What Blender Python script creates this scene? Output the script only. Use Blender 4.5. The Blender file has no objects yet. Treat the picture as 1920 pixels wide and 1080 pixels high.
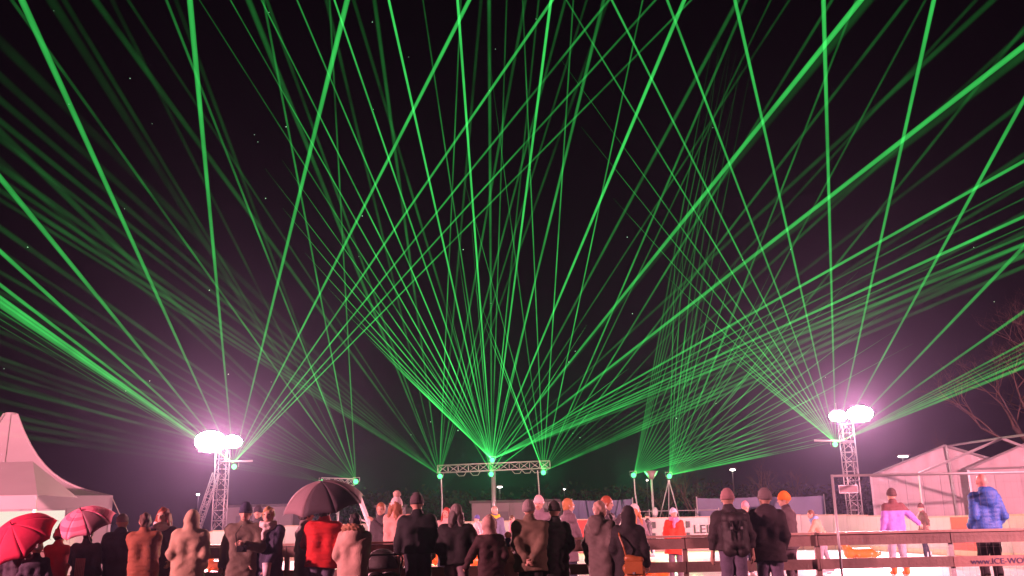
import bpy, bmesh, math, random
import numpy as np
from mathutils import Vector, Matrix, Quaternion
random.seed(7)
rng = np.random.default_rng(7)
PI = math.pi
R_ = math.radians
SC = bpy.context.scene
COL = SC.collection

# ---------------------------------------------------------------- camera
CAM_H = 1.3
F = 1760.0                       # focal length in pixels of a 1920 wide picture
PITCH = math.atan(450 / F)
ROLL = 0.021
fwd = Vector((0, math.cos(PITCH), math.sin(PITCH)))
up0 = Vector((0, -math.sin(PITCH), math.cos(PITCH)))
rt0 = Vector((1, 0, 0))
rt = rt0 * math.cos(ROLL) - up0 * math.sin(ROLL)
up = up0 * math.cos(ROLL) + rt0 * math.sin(ROLL)
cam_d = bpy.data.cameras.new('camera')
cam = bpy.data.objects.new('camera', cam_d)
COL.objects.link(cam)
cam_d.sensor_width = 36.0
cam_d.lens = 36.0 * F / 1920.0
cam_d.clip_start = 0.1
cam_d.clip_end = 1500
m = Matrix((rt, up, -fwd)).transposed().to_4x4()
m.translation = Vector((0, 0, CAM_H))
cam.matrix_world = m
SC.camera = cam

# ---------------------------------------------------------------- night sky, exposure, engine settings
world = bpy.data.worlds.new('World')
SC.world = world
world.use_nodes = True
bg = world.node_tree.nodes['Background']
bg.inputs['Color'].default_value = (0.0006, 0.0003, 0.0010, 1)
bg.inputs['Strength'].default_value = 1.0
SC.view_settings.view_transform = 'Standard'
SC.view_settings.look = 'None'
SC.view_settings.exposure = 0.0
SC.view_settings.gamma = 1.0
SC.view_settings.use_curve_mapping = False
cy = SC.cycles
cy.use_denoising = True
cy.max_bounces = 5
cy.diffuse_bounces = 2
cy.glossy_bounces = 2
cy.transmission_bounces = 2
cy.volume_bounces = 0
cy.transparent_max_bounces = 160
cy.sample_clamp_indirect = 4.0
cy.sample_clamp_direct = 0.0
cy.caustics_reflective = False
cy.caustics_refractive = False

# strengths of the lamps the place has
FLOOD_COL = (1.0, 0.34, 0.41)
FLOOD_W = 50000.0
NEAR_W = 80000.0
LASER_COL = (0.06, 1.0, 0.20)
LASER_W = 850.0
HAZE_DENS = 0.00036

# ---------------------------------------------------------------- helpers
def ray(px, py):
    d = fwd + rt * ((px - 960) / F) + up * ((540 - py) / F)
    return d
def at(px, py, Y):
    d = ray(px, py)
    return Vector((0, 0, CAM_H)) + d * (Y / d.y)
def xat(px, Y, z=1.3):
    """world x of picture column px at depth Y and height z"""
    lo, hi = -200.0, 200.0
    for _ in range(40):
        mid = (lo + hi) / 2
        v = Vector((mid, Y, z - CAM_H))
        p = 960 + F * v.dot(rt) / v.dot(fwd)
        if p < px: lo = mid
        else: hi = mid
    return (lo + hi) / 2

def tag(o, label=None, cat=None, group=None, kind=None):
    if label: o['label'] = label
    if cat: o['category'] = cat
    if group: o['group'] = group
    if kind: o['kind'] = kind
    return o
def empty(name, loc=(0, 0, 0), rz=0.0, label=None, cat=None, group=None):
    o = bpy.data.objects.new(name, None)
    COL.objects.link(o)
    o.location = loc
    o.rotation_euler = (0, 0, rz)
    return tag(o, label, cat, group)
def link_mesh(name, me, mat=None, parent=None, loc=None):
    o = bpy.data.objects.new(name, me)
    COL.objects.link(o)
    if mat is not None and not me.materials:
        me.materials.append(mat)
    if parent is not None: o.parent = parent
    if loc is not None: o.location = loc
    return o

class MB:
    """collects shapes and links them as ONE mesh object"""
    def __init__(s): s.v = []; s.f = []
    def add(s, vs, fs):
        b = len(s.v)
        s.v += [tuple(v) for v in vs]
        s.f += [tuple(i + b for i in f) for f in fs]
        return s
    def box(s, c, d, R=None):
        hx, hy, hz = d[0] / 2, d[1] / 2, d[2] / 2
        vs = [Vector((x, y, z)) for z in (-hz, hz) for x, y in ((-hx, -hy), (hx, -hy), (hx, hy), (-hx, hy))]
        if R is not None: vs = [R @ v for v in vs]
        c = Vector(c)
        return s.add([v + c for v in vs], [(0, 3, 2, 1), (4, 5, 6, 7), (0, 1, 5, 4), (1, 2, 6, 5), (2, 3, 7, 6), (3, 0, 4, 7)])
    def tube(s, a, b, r0, r1=None, n=6, caps=True):
        a, b = Vector(a), Vector(b)
        if r1 is None: r1 = r0
        d = (b - a)
        if d.length < 1e-6: return s
        d.normalize()
        u = d.cross(Vector((0, 0, 1)) if abs(d.z) < .95 else Vector((1, 0, 0))).normalized()
        w = d.cross(u)
        vs = []
        for p, r in ((a, r0), (b, r1)):
            for i in range(n):
                t = 2 * PI * i / n
                vs.append(p + (u * math.cos(t) + w * math.sin(t)) * r)
        fs = [(i, (i + 1) % n, n + (i + 1) % n, n + i) for i in range(n)]
        if caps: fs += [tuple(range(n - 1, -1, -1)), tuple(range(n, 2 * n))]
        return s.add(vs, fs)
    def path(s, pts, rs, n=6):
        pts = [Vector(p) for p in pts]
        vs = []; fs = []
        for k, p in enumerate(pts):
            d = (pts[min(k + 1, len(pts) - 1)] - pts[max(k - 1, 0)]).normalized()
            u = d.cross(Vector((0, 0, 1)) if abs(d.z) < .9 else Vector((1, 0, 0))).normalized()
            w = d.cross(u)
            r = rs[k] if hasattr(rs, '__len__') else rs
            for i in range(n):
                t = 2 * PI * i / n
                vs.append(p + (u * math.cos(t) + w * math.sin(t)) * r)
        for k in range(len(pts) - 1):
            for i in range(n):
                j = (i + 1) % n
                fs.append((k * n + i, k * n + j, (k + 1) * n + j, (k + 1) * n + i))
        fs += [tuple(range(n - 1, -1, -1)), tuple((len(pts) - 1) * n + i for i in range(n))]
        return s.add(vs, fs)
    def ball(s, c, r, nu=8, nv=5):
        c = Vector(c)
        rx, ry, rz = (r, r, r) if not hasattr(r, '__len__') else r
        vs = [c + Vector((0, 0, -rz))]
        for j in range(1, nv):
            ph = -PI / 2 + PI * j / nv
            for i in range(nu):
                t = 2 * PI * i / nu
                vs.append(c + Vector((rx * math.cos(ph) * math.cos(t), ry * math.cos(ph) * math.sin(t), rz * math.sin(ph))))
        vs.append(c + Vector((0, 0, rz)))
        fs = [(0, 1 + (i + 1) % nu, 1 + i) for i in range(nu)]
        for j in range(nv - 2):
            for i in range(nu):
                a = 1 + j * nu
                fs.append((a + i, a + (i + 1) % nu, a + nu + (i + 1) % nu, a + nu + i))
        a = 1 + (nv - 2) * nu
        fs += [(a + i, a + (i + 1) % nu, len(vs) - 1) for i in range(nu)]
        return s.add(vs, fs)
    def mesh(s, name, mat=None, smooth=False):
        me = bpy.data.meshes.new(name)
        me.from_pydata(s.v, [], s.f)
        if smooth:
            me.polygons.foreach_set('use_smooth', [True] * len(me.polygons))
        if mat is not None: me.materials.append(mat)
        me.update()
        return me
    def build(s, name, mat=None, parent=None, smooth=False, loc=None):
        return link_mesh(name, s.mesh(name, mat, smooth), None, parent, loc)

_mats = {}
def mat(name, col, rough=0.6, metal=0.0, var=0.12, scale=6.0, bump=0.0, bscale=60.0, spec=0.5, coat=0.0):
    if name in _mats: return _mats[name]
    M = bpy.data.materials.new(name)
    M.use_nodes = True
    nt = M.node_tree
    b = nt.nodes['Principled BSDF']
    b.inputs['Roughness'].default_value = rough
    b.inputs['Metallic'].default_value = metal
    b.inputs['Specular IOR Level'].default_value = spec
    b.inputs['Coat Weight'].default_value = coat
    tc = nt.nodes.new('ShaderNodeTexCoord')
    nz = nt.nodes.new('ShaderNodeTexNoise')
    nz.inputs['Scale'].default_value = scale
    nz.inputs['Detail'].default_value = 5
    nt.links.new(tc.outputs['Object'], nz.inputs['Vector'])
    mix = nt.nodes.new('ShaderNodeMix'); mix.data_type = 'RGBA'
    nt.links.new(nz.outputs['Fac'], mix.inputs['Factor'])
    mix.inputs['A'].default_value = (*[max(0, c * (1 - var)) for c in col], 1)
    mix.inputs['B'].default_value = (*[min(1, c * (1 + var)) for c in col], 1)
    nt.links.new(mix.outputs['Result'], b.inputs['Base Color'])
    if bump > 0:
        n2 = nt.nodes.new('ShaderNodeTexNoise'); n2.inputs['Scale'].default_value = bscale; n2.inputs['Detail'].default_value = 4
        nt.links.new(tc.outputs['Object'], n2.inputs['Vector'])
        bp = nt.nodes.new('ShaderNodeBump'); bp.inputs['Strength'].default_value = bump; bp.inputs['Distance'].default_value = 0.02
        nt.links.new(n2.outputs['Fac'], bp.inputs['Height'])
        nt.links.new(bp.outputs['Normal'], b.inputs['Normal'])
    _mats[name] = M
    return M
def emit(name, col, strength):
    if name in _mats: return _mats[name]
    M = bpy.data.materials.new(name); M.use_nodes = True
    nt = M.node_tree; nt.nodes.clear()
    e = nt.nodes.new('ShaderNodeEmission'); o = nt.nodes.new('ShaderNodeOutputMaterial')
    e.inputs['Color'].default_value = (*col, 1); e.inputs['Strength'].default_value = strength
    nt.links.new(e.outputs[0], o.inputs['Surface'])
    M.cycles.emission_sampling = 'NONE'
    _mats[name] = M
    return M
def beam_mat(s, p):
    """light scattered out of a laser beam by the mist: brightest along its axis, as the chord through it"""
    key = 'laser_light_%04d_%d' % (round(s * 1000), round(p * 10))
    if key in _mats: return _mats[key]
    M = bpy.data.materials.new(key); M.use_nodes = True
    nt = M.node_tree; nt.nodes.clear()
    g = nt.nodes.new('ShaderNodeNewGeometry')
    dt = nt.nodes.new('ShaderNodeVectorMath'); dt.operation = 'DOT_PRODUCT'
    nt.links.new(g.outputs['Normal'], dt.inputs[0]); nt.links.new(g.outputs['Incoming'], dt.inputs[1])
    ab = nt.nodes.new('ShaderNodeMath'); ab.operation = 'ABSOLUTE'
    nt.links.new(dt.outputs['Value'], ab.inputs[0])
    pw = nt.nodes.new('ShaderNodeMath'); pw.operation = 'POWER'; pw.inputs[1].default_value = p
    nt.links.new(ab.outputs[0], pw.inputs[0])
    # beam glow put into emission: patchy like drifting mist, fading along the beam
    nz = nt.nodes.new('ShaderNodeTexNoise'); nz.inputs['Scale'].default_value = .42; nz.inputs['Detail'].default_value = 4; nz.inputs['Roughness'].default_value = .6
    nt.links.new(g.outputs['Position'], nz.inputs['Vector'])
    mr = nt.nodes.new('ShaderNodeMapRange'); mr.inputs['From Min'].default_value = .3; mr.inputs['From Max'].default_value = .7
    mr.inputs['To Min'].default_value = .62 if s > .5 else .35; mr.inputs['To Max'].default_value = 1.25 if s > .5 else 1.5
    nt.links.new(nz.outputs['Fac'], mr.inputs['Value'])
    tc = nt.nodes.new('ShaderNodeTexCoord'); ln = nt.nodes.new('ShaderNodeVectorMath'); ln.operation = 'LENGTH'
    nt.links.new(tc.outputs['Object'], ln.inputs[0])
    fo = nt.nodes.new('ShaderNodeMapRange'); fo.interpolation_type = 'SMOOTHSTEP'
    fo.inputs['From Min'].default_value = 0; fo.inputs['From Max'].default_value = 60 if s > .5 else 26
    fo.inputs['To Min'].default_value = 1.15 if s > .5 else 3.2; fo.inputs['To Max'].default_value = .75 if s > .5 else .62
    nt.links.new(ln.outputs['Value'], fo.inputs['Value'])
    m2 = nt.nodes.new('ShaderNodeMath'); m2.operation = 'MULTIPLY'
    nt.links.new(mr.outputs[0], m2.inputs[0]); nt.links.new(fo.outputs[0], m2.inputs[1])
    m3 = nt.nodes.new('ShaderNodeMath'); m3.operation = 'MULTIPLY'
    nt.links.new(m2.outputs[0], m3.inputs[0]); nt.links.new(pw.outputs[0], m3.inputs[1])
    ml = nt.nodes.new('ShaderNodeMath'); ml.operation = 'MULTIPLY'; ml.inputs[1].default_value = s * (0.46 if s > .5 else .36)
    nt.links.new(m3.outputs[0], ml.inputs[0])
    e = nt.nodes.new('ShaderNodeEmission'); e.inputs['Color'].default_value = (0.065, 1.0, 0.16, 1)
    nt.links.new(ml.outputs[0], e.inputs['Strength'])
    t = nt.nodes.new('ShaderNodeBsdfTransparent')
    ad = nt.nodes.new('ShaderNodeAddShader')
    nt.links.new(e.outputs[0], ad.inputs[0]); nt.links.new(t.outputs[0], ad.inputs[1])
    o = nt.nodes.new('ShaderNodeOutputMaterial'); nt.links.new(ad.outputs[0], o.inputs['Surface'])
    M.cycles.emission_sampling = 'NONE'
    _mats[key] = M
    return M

def spot(name, loc, target, watts, col, angle=150, blend=0.6, size=0.25, parent=None):
    d = bpy.data.lights.new(name, 'SPOT')
    d.energy = watts; d.color = col; d.spot_size = math.radians(angle); d.spot_blend = blend; d.shadow_soft_size = size
    o = bpy.data.objects.new(name, d)
    COL.objects.link(o)
    o.location = loc
    q = (Vector(target) - Vector(loc)).to_track_quat('-Z', 'Y')
    o.rotation_euler = q.to_euler()
    return o

# ---------------------------------------------------------------- materials
ALU = mat('aluminium', (0.42, 0.42, 0.44), 0.4, 0.6, 0.1, 9)
STEEL = mat('galvanised_steel', (0.42, 0.42, 0.44), 0.45, 0.25, 0.18, 14)
BLACK = mat('black_plastic', (0.015, 0.015, 0.017), 0.45)
WHITE_PVC = mat('white_tent_cloth', (0.36, 0.31, 0.335), 0.6, 0, 0.13, 1.1, 0.3, 3.0)
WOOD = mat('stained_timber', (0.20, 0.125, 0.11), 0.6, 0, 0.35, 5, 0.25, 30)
WOOD_LIT = mat('lit_timber', (0.36, 0.2, 0.175), 0.6, 0, 0.25, 5, 0.2, 30)  # same timber, with the stronger light at the right put into its colour
CAPRAIL = mat('handrail_timber', (0.42, 0.27, 0.23), 0.45, 0, 0.2, 6)
BOARD = mat('white_rink_panel', (0.42, 0.38, 0.39), 0.35, 0, 0.08, 2)
BOARD_RED = mat('red_rink_panel', (0.6, 0.035, 0.04), 0.35, 0, 0.1, 2)
ORANGE = mat('orange_plastic', (0.75, 0.16, 0.02), 0.35, 0, 0.08, 3)
DARK_TXT = mat('dark_lettering', (0.05, 0.03, 0.12), 0.6)
GREY_TXT = mat('grey_lettering', (0.05, 0.04, 0.045), 0.6)
BLUE_TARP = mat('blue_tarpaulin', (0.06, 0.075, 0.17), 0.5, 0, 0.2, 1.4, 0.3, 4)
GREY_WALL = mat('grey_sheeting', (0.2, 0.18, 0.19), 0.7, 0, 0.2, 1.2, 0.1, 6)
BARK = mat('bark', (0.08, 0.05, 0.04), 0.85, 0, 0.35, 9, 0.4, 20)
LAMP_HOT = emit('lamp_glass_lit', (1.0, 0.78, 0.82), 60)
LASER_HOT = emit('laser_aperture_lit', (0.10, 1.0, 0.28), 3.0)
SKIN = mat('skin', (0.55, 0.33, 0.25), 0.5, 0, 0.12, 25)
LIPS = mat('lips', (0.42, 0.14, 0.13), 0.45)
EYE = mat('eye_dark', (0.03, 0.02, 0.02), 0.25)

# ---------------------------------------------------------------- ground
g = MB(); N = 24
gs = [(-260 + 520 * i / N) for i in range(N + 1)]
vs = [(x, 120 + y, 0.0) for y in gs for x in gs]
g.add(vs, [(j * (N + 1) + i, j * (N + 1) + i + 1, (j + 1) * (N + 1) + i + 1, (j + 1) * (N + 1) + i) for j in range(N) for i in range(N)])
tag(g.build('ground', mat('wet_asphalt', (0.045, 0.043, 0.045), 0.4, 0, 0.4, 0.7, 0.4, 12)), kind='structure')

# ---------------------------------------------------------------- ice rink
RX0, RX1, RY0, RY1, RR, ICE = -11.5, 14.6, 15.35, 46.0, 5.5, 0.1
def rink_outline(off=0.0, n=10):
    x0, x1, y0, y1, r = RX0 - off, RX1 + off, RY0 - off, RY1 + off, RR + off
    pts = []
    # the near side is straight to the spectators' fence, the far corners are rounded
    pts += [(x0, y0), (x1, y0)]
    for i in range(n + 1):
        t = PI / 2 * i / n
        pts.append((x1 - r + r * math.cos(t), y1 - r + r * math.sin(t)))
    for i in range(n + 1):
        t = PI / 2 + PI / 2 * i / n
        pts.append((x0 + r + r * math.cos(t), y1 - r + r * math.sin(t)))
    return pts
ol = rink_outline()
n = len(ol)
ice = MB().add([(x, y, ICE) for x, y in ol] + [(x, y, 0.004) for x, y in ol],
               [tuple(range(n))] + [(n + i, n + (i + 1) % n, (i + 1) % n, i) for i in range(n)])
ICE_M = mat('ice', (0.82, 0.84, 0.86), 0.32, 0, 0.07, 0.9, 0.12, 3.0, 0.5)
tag(ice.build('ice', ICE_M), kind='structure')

def text_mesh(name, body, size, extrude=0.002):
    c = bpy.data.curves.new(name, 'FONT'); c.body = body; c.size = size; c.extrude = extrude
    c.align_x = 'LEFT'
    o = bpy.data.objects.new(name, c); COL.objects.link(o)
    dg = bpy.context.evaluated_depsgraph_get(); dg.update()
    me = bpy.data.meshes.new_from_object(o.evaluated_get(dg))
    bpy.data.objects.remove(o); bpy.data.curves.remove(c)
    return me

# perimeter boards: every panel a part
bar = empty('rink_barrier', (0, RY1, 0), label='pale barrier of panels round the far sides of the ice, with LEI lettering', cat='barrier')
def board_panel(p0, p1, h, mt, parent=bar, z0=0.1):
    p0, p1 = Vector((*p0, 0)), Vector((*p1, 0))
    d = p1 - p0; L = d.length
    R = Matrix.Rotation(math.atan2(d.y, d.x), 3, 'Z')
    mb = MB().box(((p0 + p1) / 2) + Vector((0, 0, z0 + h / 2)), (L - 0.02, 0.05, h), R)
    o = mb.build('board_panel', mt, None); o.parent = parent
    o.matrix_parent_inverse = Matrix.Translation(parent.location).inverted()
    mb = MB().box(((p0 + p1) / 2) + Vector((0, 0, z0 + h + 0.025)), (L, 0.09, 0.05), R)
    o2 = mb.build('handrail', CAPRAIL, None); o2.parent = parent
    o2.matrix_parent_inverse = Matrix.Translation(parent.location).inverted()
    mb = MB().box(((p0 + p1) / 2) + Vector((0, 0, z0 + 0.1)), (L - 0.04, 0.062, 0.17), R)
    o3 = mb.build('kick_strip', mat('kick_yellow', (0.55, 0.4, 0.3), 0.4), None); o3.parent = parent
    o3.matrix_parent_inverse = Matrix.Translation(parent.location).inverted()
    return o
out = rink_outline(0.06)[1:] + [rink_outline(0.06)[0]]
for a, b in zip(out[:-1], out[1:]):
    L = math.dist(a, b)
    k = max(1, round(L / 2.0))
    for i in range(k):
        p = (a[0] + (b[0] - a[0]) * i / k, a[1] + (b[1] - a[1]) * i / k)
        q = (a[0] + (b[0] - a[0]) * (i + 1) / k, a[1] + (b[1] - a[1]) * (i + 1) / k)
        ymid = (p[1] + q[1]) / 2
        back = ymid > 45
        h = 1.5 if back else (1.25 + 0.25 * max(0, min(1, (ymid - 36) / 9)))
        mt = BOARD
        if back and xat(1066, RY1) < (p[0] + q[0]) / 2 < xat(1112, RY1): mt = BOARD_RED
        if not back and p[0] > 5 and i % 5 == 3: mt = BOARD_RED
        if not back and p[0] > 5 and i % 5 == 1: mt = mat('pink_rink_panel', (0.5, 0.34, 0.36), 0.35)
        board_panel(p, q, h, mt)
tm = text_mesh('lettering', 'LEI', 0.56); tm.materials.append(GREY_TXT)
o = link_mesh('lettering', tm, None, bar)
x0 = xat(1300, RY1, 0.95)
o.location = (x0, -0.03, 0.88); o.rotation_euler = (PI / 2, 0, 0); o.scale = (1.1, 1, 1)
for px in (1226, 1290):
    for z in (1.3, 0.78):
        MB().box((xat(px, RY1, z), -0.04, z), (0.16, 0.05, 0.3)).build('strap', BLACK, bar)

# spectators' timber fence in front of the ice
FY = 15.0
fen = empty('timber_fence', (0, FY, 0), label='low brown timber rail fence between the spectators and the ice', cat='fence')
xs = [xat(1537, FY, 0.8) + 2.05 * k for k in range(-8, 4)]
for i, x in enumerate(xs):
    MB().box((x, 0.10, 0.555), (0.075, 0.075, 1.09)).build('post', WOOD if i % 3 else STEEL, fen)
for i in range(len(xs) - 1):
    a, b = xs[i], xs[i + 1]
    cx, L = (a + b) / 2, (b - a)
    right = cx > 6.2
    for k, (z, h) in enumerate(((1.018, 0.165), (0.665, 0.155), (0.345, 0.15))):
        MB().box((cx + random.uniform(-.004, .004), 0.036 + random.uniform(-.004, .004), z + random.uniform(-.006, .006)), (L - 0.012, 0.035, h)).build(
            'rail_board', WOOD_LIT if (right and k > 0) else WOOD, fen)
    MB().box((cx, 0.05, 1.121), (L - 0.004, 0.13, 0.035)).build('top_rail', CAPRAIL, fen)
tm = text_mesh('lettering', 'www.ICE-WORLD', 0.12); tm.materials.append(DARK_TXT)
o = link_mesh('lettering', tm, None, fen)
o.location = (xat(1822, FY, 0.62), 0.012, 0.62); o.rotation_euler = (PI / 2, 0, 0); o.scale = (1.12, 1, 1)

# steel mesh site fence panels at the right
MY = 14.82
def mesh_fence(px, w, label):
    x0 = xat(px, MY, 1.2)
    e = empty('mesh_fence_panel', (x0, MY, 0), 0, label, 'site fence', 'mesh site fence panels')
    H = 2.0
    MB().tube((0, 0, 0.05), (0, 0, H), 0.021, n=8).build('upright', STEEL, e, True)
    MB().tube((w, 0, 0.05), (w, 0, H), 0.021, n=8).build('upright', STEEL, e, True)
    MB().tube((0.022, 0, H - 0.02), (w - 0.022, 0, H - 0.02), 0.018, n=8).build('top_tube', STEEL, e, True)
    MB().tube((0.022, 0, 0.15), (w - 0.022, 0, 0.15), 0.018, n=8).build('bottom_tube', STEEL, e, True)
    wm = MB()
    k = int(w / 0.1)
    for i in range(1, k): wm.tube((i * w / k, 0, 0.16), (i * w / k, 0, H - 0.03), .0009, n=3, caps=False)
    for i in range(1, 8): wm.tube((0.02, 0.004, 0.16 + i * 0.24), (w - 0.02, 0.004, 0.16 + i * 0.24), .0009, n=3, caps=False)
    tag(wm.build('wire_mesh', mat('wire_steel', (.2, .17, .18), .5, .3), e), kind='stuff')
    for x in (0, w): MB().box((x, 0, 0.06), (0.24, 0.6, 0.12)).build('foot_block', mat('concrete', (0.3, 0.29, 0.28), 0.8), e)
    return e
mesh_fence(1570, 3.45, 'steel mesh fence panel with tall thin upright before the white gabled tent')

# ---------------------------------------------------------------- lattice towers and truss
_share = {}
def shared_tube(L, r, n=5):
    key = (round(L, 3), r, n)
    if key not in _share:
        _share[key] = MB().tube((0, 0, 0), (0, 0, L), r, n=n).mesh('brace', ALU, True)
    return _share[key]
def bar_obj(name, a, b, r, parent):
    a, b = Vector(a), Vector(b)
    o = link_mesh(name, shared_tube((b - a).length, r), None, parent)
    o.location = a
    o.rotation_mode = 'QUATERNION'
    o.rotation_quaternion = (b - a).to_track_quat('Z', 'Y')
    return o
def lattice(parent, A, B, w, bays, r=0.03, rb=0.016, skip=()):
    """box truss from A to B"""
    A, B = Vector(A), Vector(B)
    d = (B - A).normalized()
    u = d.cross(Vector((0, 1, 0)) if abs(d.y) < .9 else Vector((1, 0, 0))).normalized()
    v = d.cross(u)
    cs = [u * (sx * w / 2) + v * (sy * w / 2) for sx, sy in ((-1, -1), (1, -1), (1, 1), (-1, 1))]
    for c in cs: bar_obj('chord', A + c, B + c, r, parent)
    L = (B - A).length / bays
    for k in range(bays + 1):
        p = A + d * (L * k)
        for i in range(4):
            bar_obj('brace', p + cs[i], p + cs[(i + 1) % 4], rb, parent)
            if k < bays:
                q = p + d * L
                if (k + i) % 2: bar_obj('brace', p + cs[i], q + cs[(i + 1) % 4], rb, parent)
                else: bar_obj('brace', p + cs[(i + 1) % 4], q + cs[i], rb, parent)

def floodlight(loc, size, target, label, watts, lit=True):
    e = empty('floodlight', loc, 0, label, 'floodlight', 'pink white floodlights on the towers')
    q = (Vector(target) - Vector(loc)); yaw = math.atan2(q.x, -q.y) * 0.5
    e.rotation_euler = (0, 0, yaw)
    w, h = size
    # housing and one lamp glass enlarged to the size of its glare, facing -Y
    MB().box((0, 0.13, 0), (w * .7, 0.12, h * .6)).build('housing', BLACK, e)
    MB().ball((0, 0.03, 0), (w * .5, .16, h * .5), 20, 12).build('lamp_glass', LAMP_HOT, e, True)
    MB().path([(-w * .36, .16, 0), (-w * .36, .22, -h * .45), (w * .36, .22, -h * .45), (w * .36, .16, 0)], 0.02).build('bracket', STEEL, e)
    wl = e.matrix_basis @ Vector((0, -0.12, 0))
    if watts > 0:
        spot('floodlight_lamp', Vector(loc) + Vector((0, -0.2, 0)), target, watts, FLOOD_COL, 125, 0.8, 0.3)
    return e

TY = 44.0
# left tower
tl = at(412, 842, TY); bx = xat(410, TY, 1.5)
TLX = bx
left_tower = empty('lattice_tower', (TLX, TY, 0), 0, 'left floodlight tower of aluminium lattice with leaning stay truss', 'lattice tower', 'floodlight towers at the far side of the ice')
lattice(left_tower, (0, 0, 0.04), (0, 0, tl.z), 0.5, 11)
sa = at(405, 888, TY + .2) - left_tower.location; sb = at(370, 992, TY + .2) - left_tower.location
lattice(left_tower, sb, sa, 0.26, 9, 0.022, 0.012)
ca = at(430, 867, TY) - left_tower.location; cb = at(477, 865, TY) - left_tower.location
MB().tube((0, -.3, ca.z), (cb.x, -.3, cb.z), 0.045, n=8).build('crossbar', ALU, left_tower, True)
MB().box((0, 0, 0.03), (1.3, 1.3, 0.05)).build('base_plate', STEEL, left_tower)
# right tower
tr = at(1590, 795, TY); RTX = xat(1597, TY, 3.0)
right_tower = empty('lattice_tower', (RTX, TY, 0), 0, 'right floodlight tower of aluminium lattice beside the white gabled tent', 'lattice tower', 'floodlight towers at the far side of the ice')
lattice(right_tower, (0, 0, 0.04), (0, 0, tr.z), 0.52, 13)
ca = at(1523, 827, TY) - right_tower.location; cb = at(1580, 829, TY) - right_tower.location
MB().tube((ca.x, -.3, ca.z), (0.2, -.3, cb.z), 0.045, n=8).build('crossbar', ALU, right_tower, True)
MB().tube((-0.35, 0, tr.z + .1), (-0.35, 0, tr.z + 1.0), 0.015, n=6).build('antenna_rod', ALU, right_tower, True)
MB().tube((-0.35, 0, tr.z + .1), (0, 0, tr.z), 0.015, n=6).build('antenna_rod', ALU, right_tower, True)
MB().box((0, 0, 0.03), (1.3, 1.3, 0.05)).build('base_plate', STEEL, right_tower)
sg = at(1591, 917, TY - .45)
s_ = empty('sign_board', sg, 0, 'small blank pinkish sign strapped to the right lattice tower', 'sign')
MB().box((0, 0, 0), (0.8, 0.04, 0.3)).build('panel', mat('faded_sign', (.2, .13, .14), .6), s_)
MB().box((0, .03, 0), (0.86, 0.02, 0.36)).build('frame', STEEL, s_)
for tw, hh_ in ((left_tower, tl.z), (right_tower, tr.z)):
    for k in range(3):
        r_ = random.uniform(.1, .24)
        MB().path([(r_ * math.cos(z * 1.3 + k) , -.27 - .04 * math.sin(z * 2 + k), z) for z in np.linspace(.1, hh_ - .1, 14)], .014, 5).build('cable', BLACK, tw)
AIM_L = Vector((5.0, 20, 0.6)); AIM_R = Vector((-4.0, 20, 0.6))
floodlight(at(395, 828, TY - .5), (1.4, .98), AIM_L, 'larger of the two glaring lamps on the left tower', FLOOD_W * .6)
floodlight(at(436, 828, TY - .5), (.86, .58), AIM_L, 'smaller glaring lamp to the right on the left tower', FLOOD_W * .4)
floodlight(at(1612, 776, TY - .5), (1.15, .74), AIM_R, 'larger of the two glaring lamps on the right tower', FLOOD_W * .6)
floodlight(at(1571, 780, TY - .5), (.78, .48), AIM_R, 'smaller glaring lamp to the left on the right tower', FLOOD_W * .4)
# the matching tower on the spectators' side, left of the camera
for nx_, ny_, nw, nang, ntgt, lab in ((-23.0, 3.0, NEAR_W, 120, (-2, 19, .5), 'floodlight tower on the near left side, outside the picture'), (25.0, 2.0, NEAR_W * 2.0, 118, (19, 40, 1.0), 'floodlight tower on the near right side, outside the picture')):
    nt_ = empty('lattice_tower', (nx_, ny_, 0), 0, lab, 'lattice tower', 'floodlight towers on the spectators side')
    lattice(nt_, (0, 0, .04), (0, 0, 6.2), 0.5, 10)
    L_ = Vector((nx_, ny_ + .4, 6.5))
    e = empty('floodlight', L_, 0, 'lamp on the ' + lab, 'floodlight', 'floodlights on the spectators side')
    MB().box((0, -.06, 0), (.9, .1, .6)).build('housing', BLACK, e)
    MB().box((0, 0.0, 0), (.84, .02, .54)).build('lamp_glass', LAMP_HOT, e)
    spot('floodlight_lamp', L_ + Vector((0, .1, 0)), ntgt, nw, FLOOD_COL, nang, 0.6, 0.3)

# centre truss
CY = 48.0
pa, pb = at(821, 880, CY), at(1031, 871, CY)
ct = empty('truss_arch', ((pa.x + pb.x) / 2, CY, 0), 0, 'horizontal aluminium truss on a mast carrying the central lasers', 'truss')
lattice(ct, pa - ct.location, pb - ct.location, 0.36, 11, 0.028, 0.018)
mx = xat(926, CY, 2.5) - ct.location.x
MB().tube((mx, 0, 0), (mx, 0, (pa.z + pb.z) / 2 - .1), 0.14, 0.11, n=12).build('mast', ALU, ct, True)
MB().tube((mx, 0, 0.0), (mx, 0, 0.06), 0.5, n=12).build('base_plate', STEEL, ct)
for px, py0, py1 in ((827, 893, 975), (1008, 882, 960)):
    a, b = at(px, py0, CY - .1) - ct.location, at(px + 2, py1, CY - .1) - ct.location
    b.x = a.x
    MB().path([a, (a + b) / 2 + Vector((.05, 0, 0)), Vector((a.x, b.y, 0.05))], 0.035).build('cable', ALU, ct)
for x in (-1.9, -1.2, .9, 1.4, 1.9):
    zz = pa.z + (pb.z - pa.z) * (x / 5.7 + .5) - .22
    MB().path([(x, -.1, zz), (x + .15, -.1, zz - .16), (x + .4, -.1, zz - .15), (x + .5, -.1, zz + .02)], 0.018).build('cable', ALU, ct)
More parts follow.
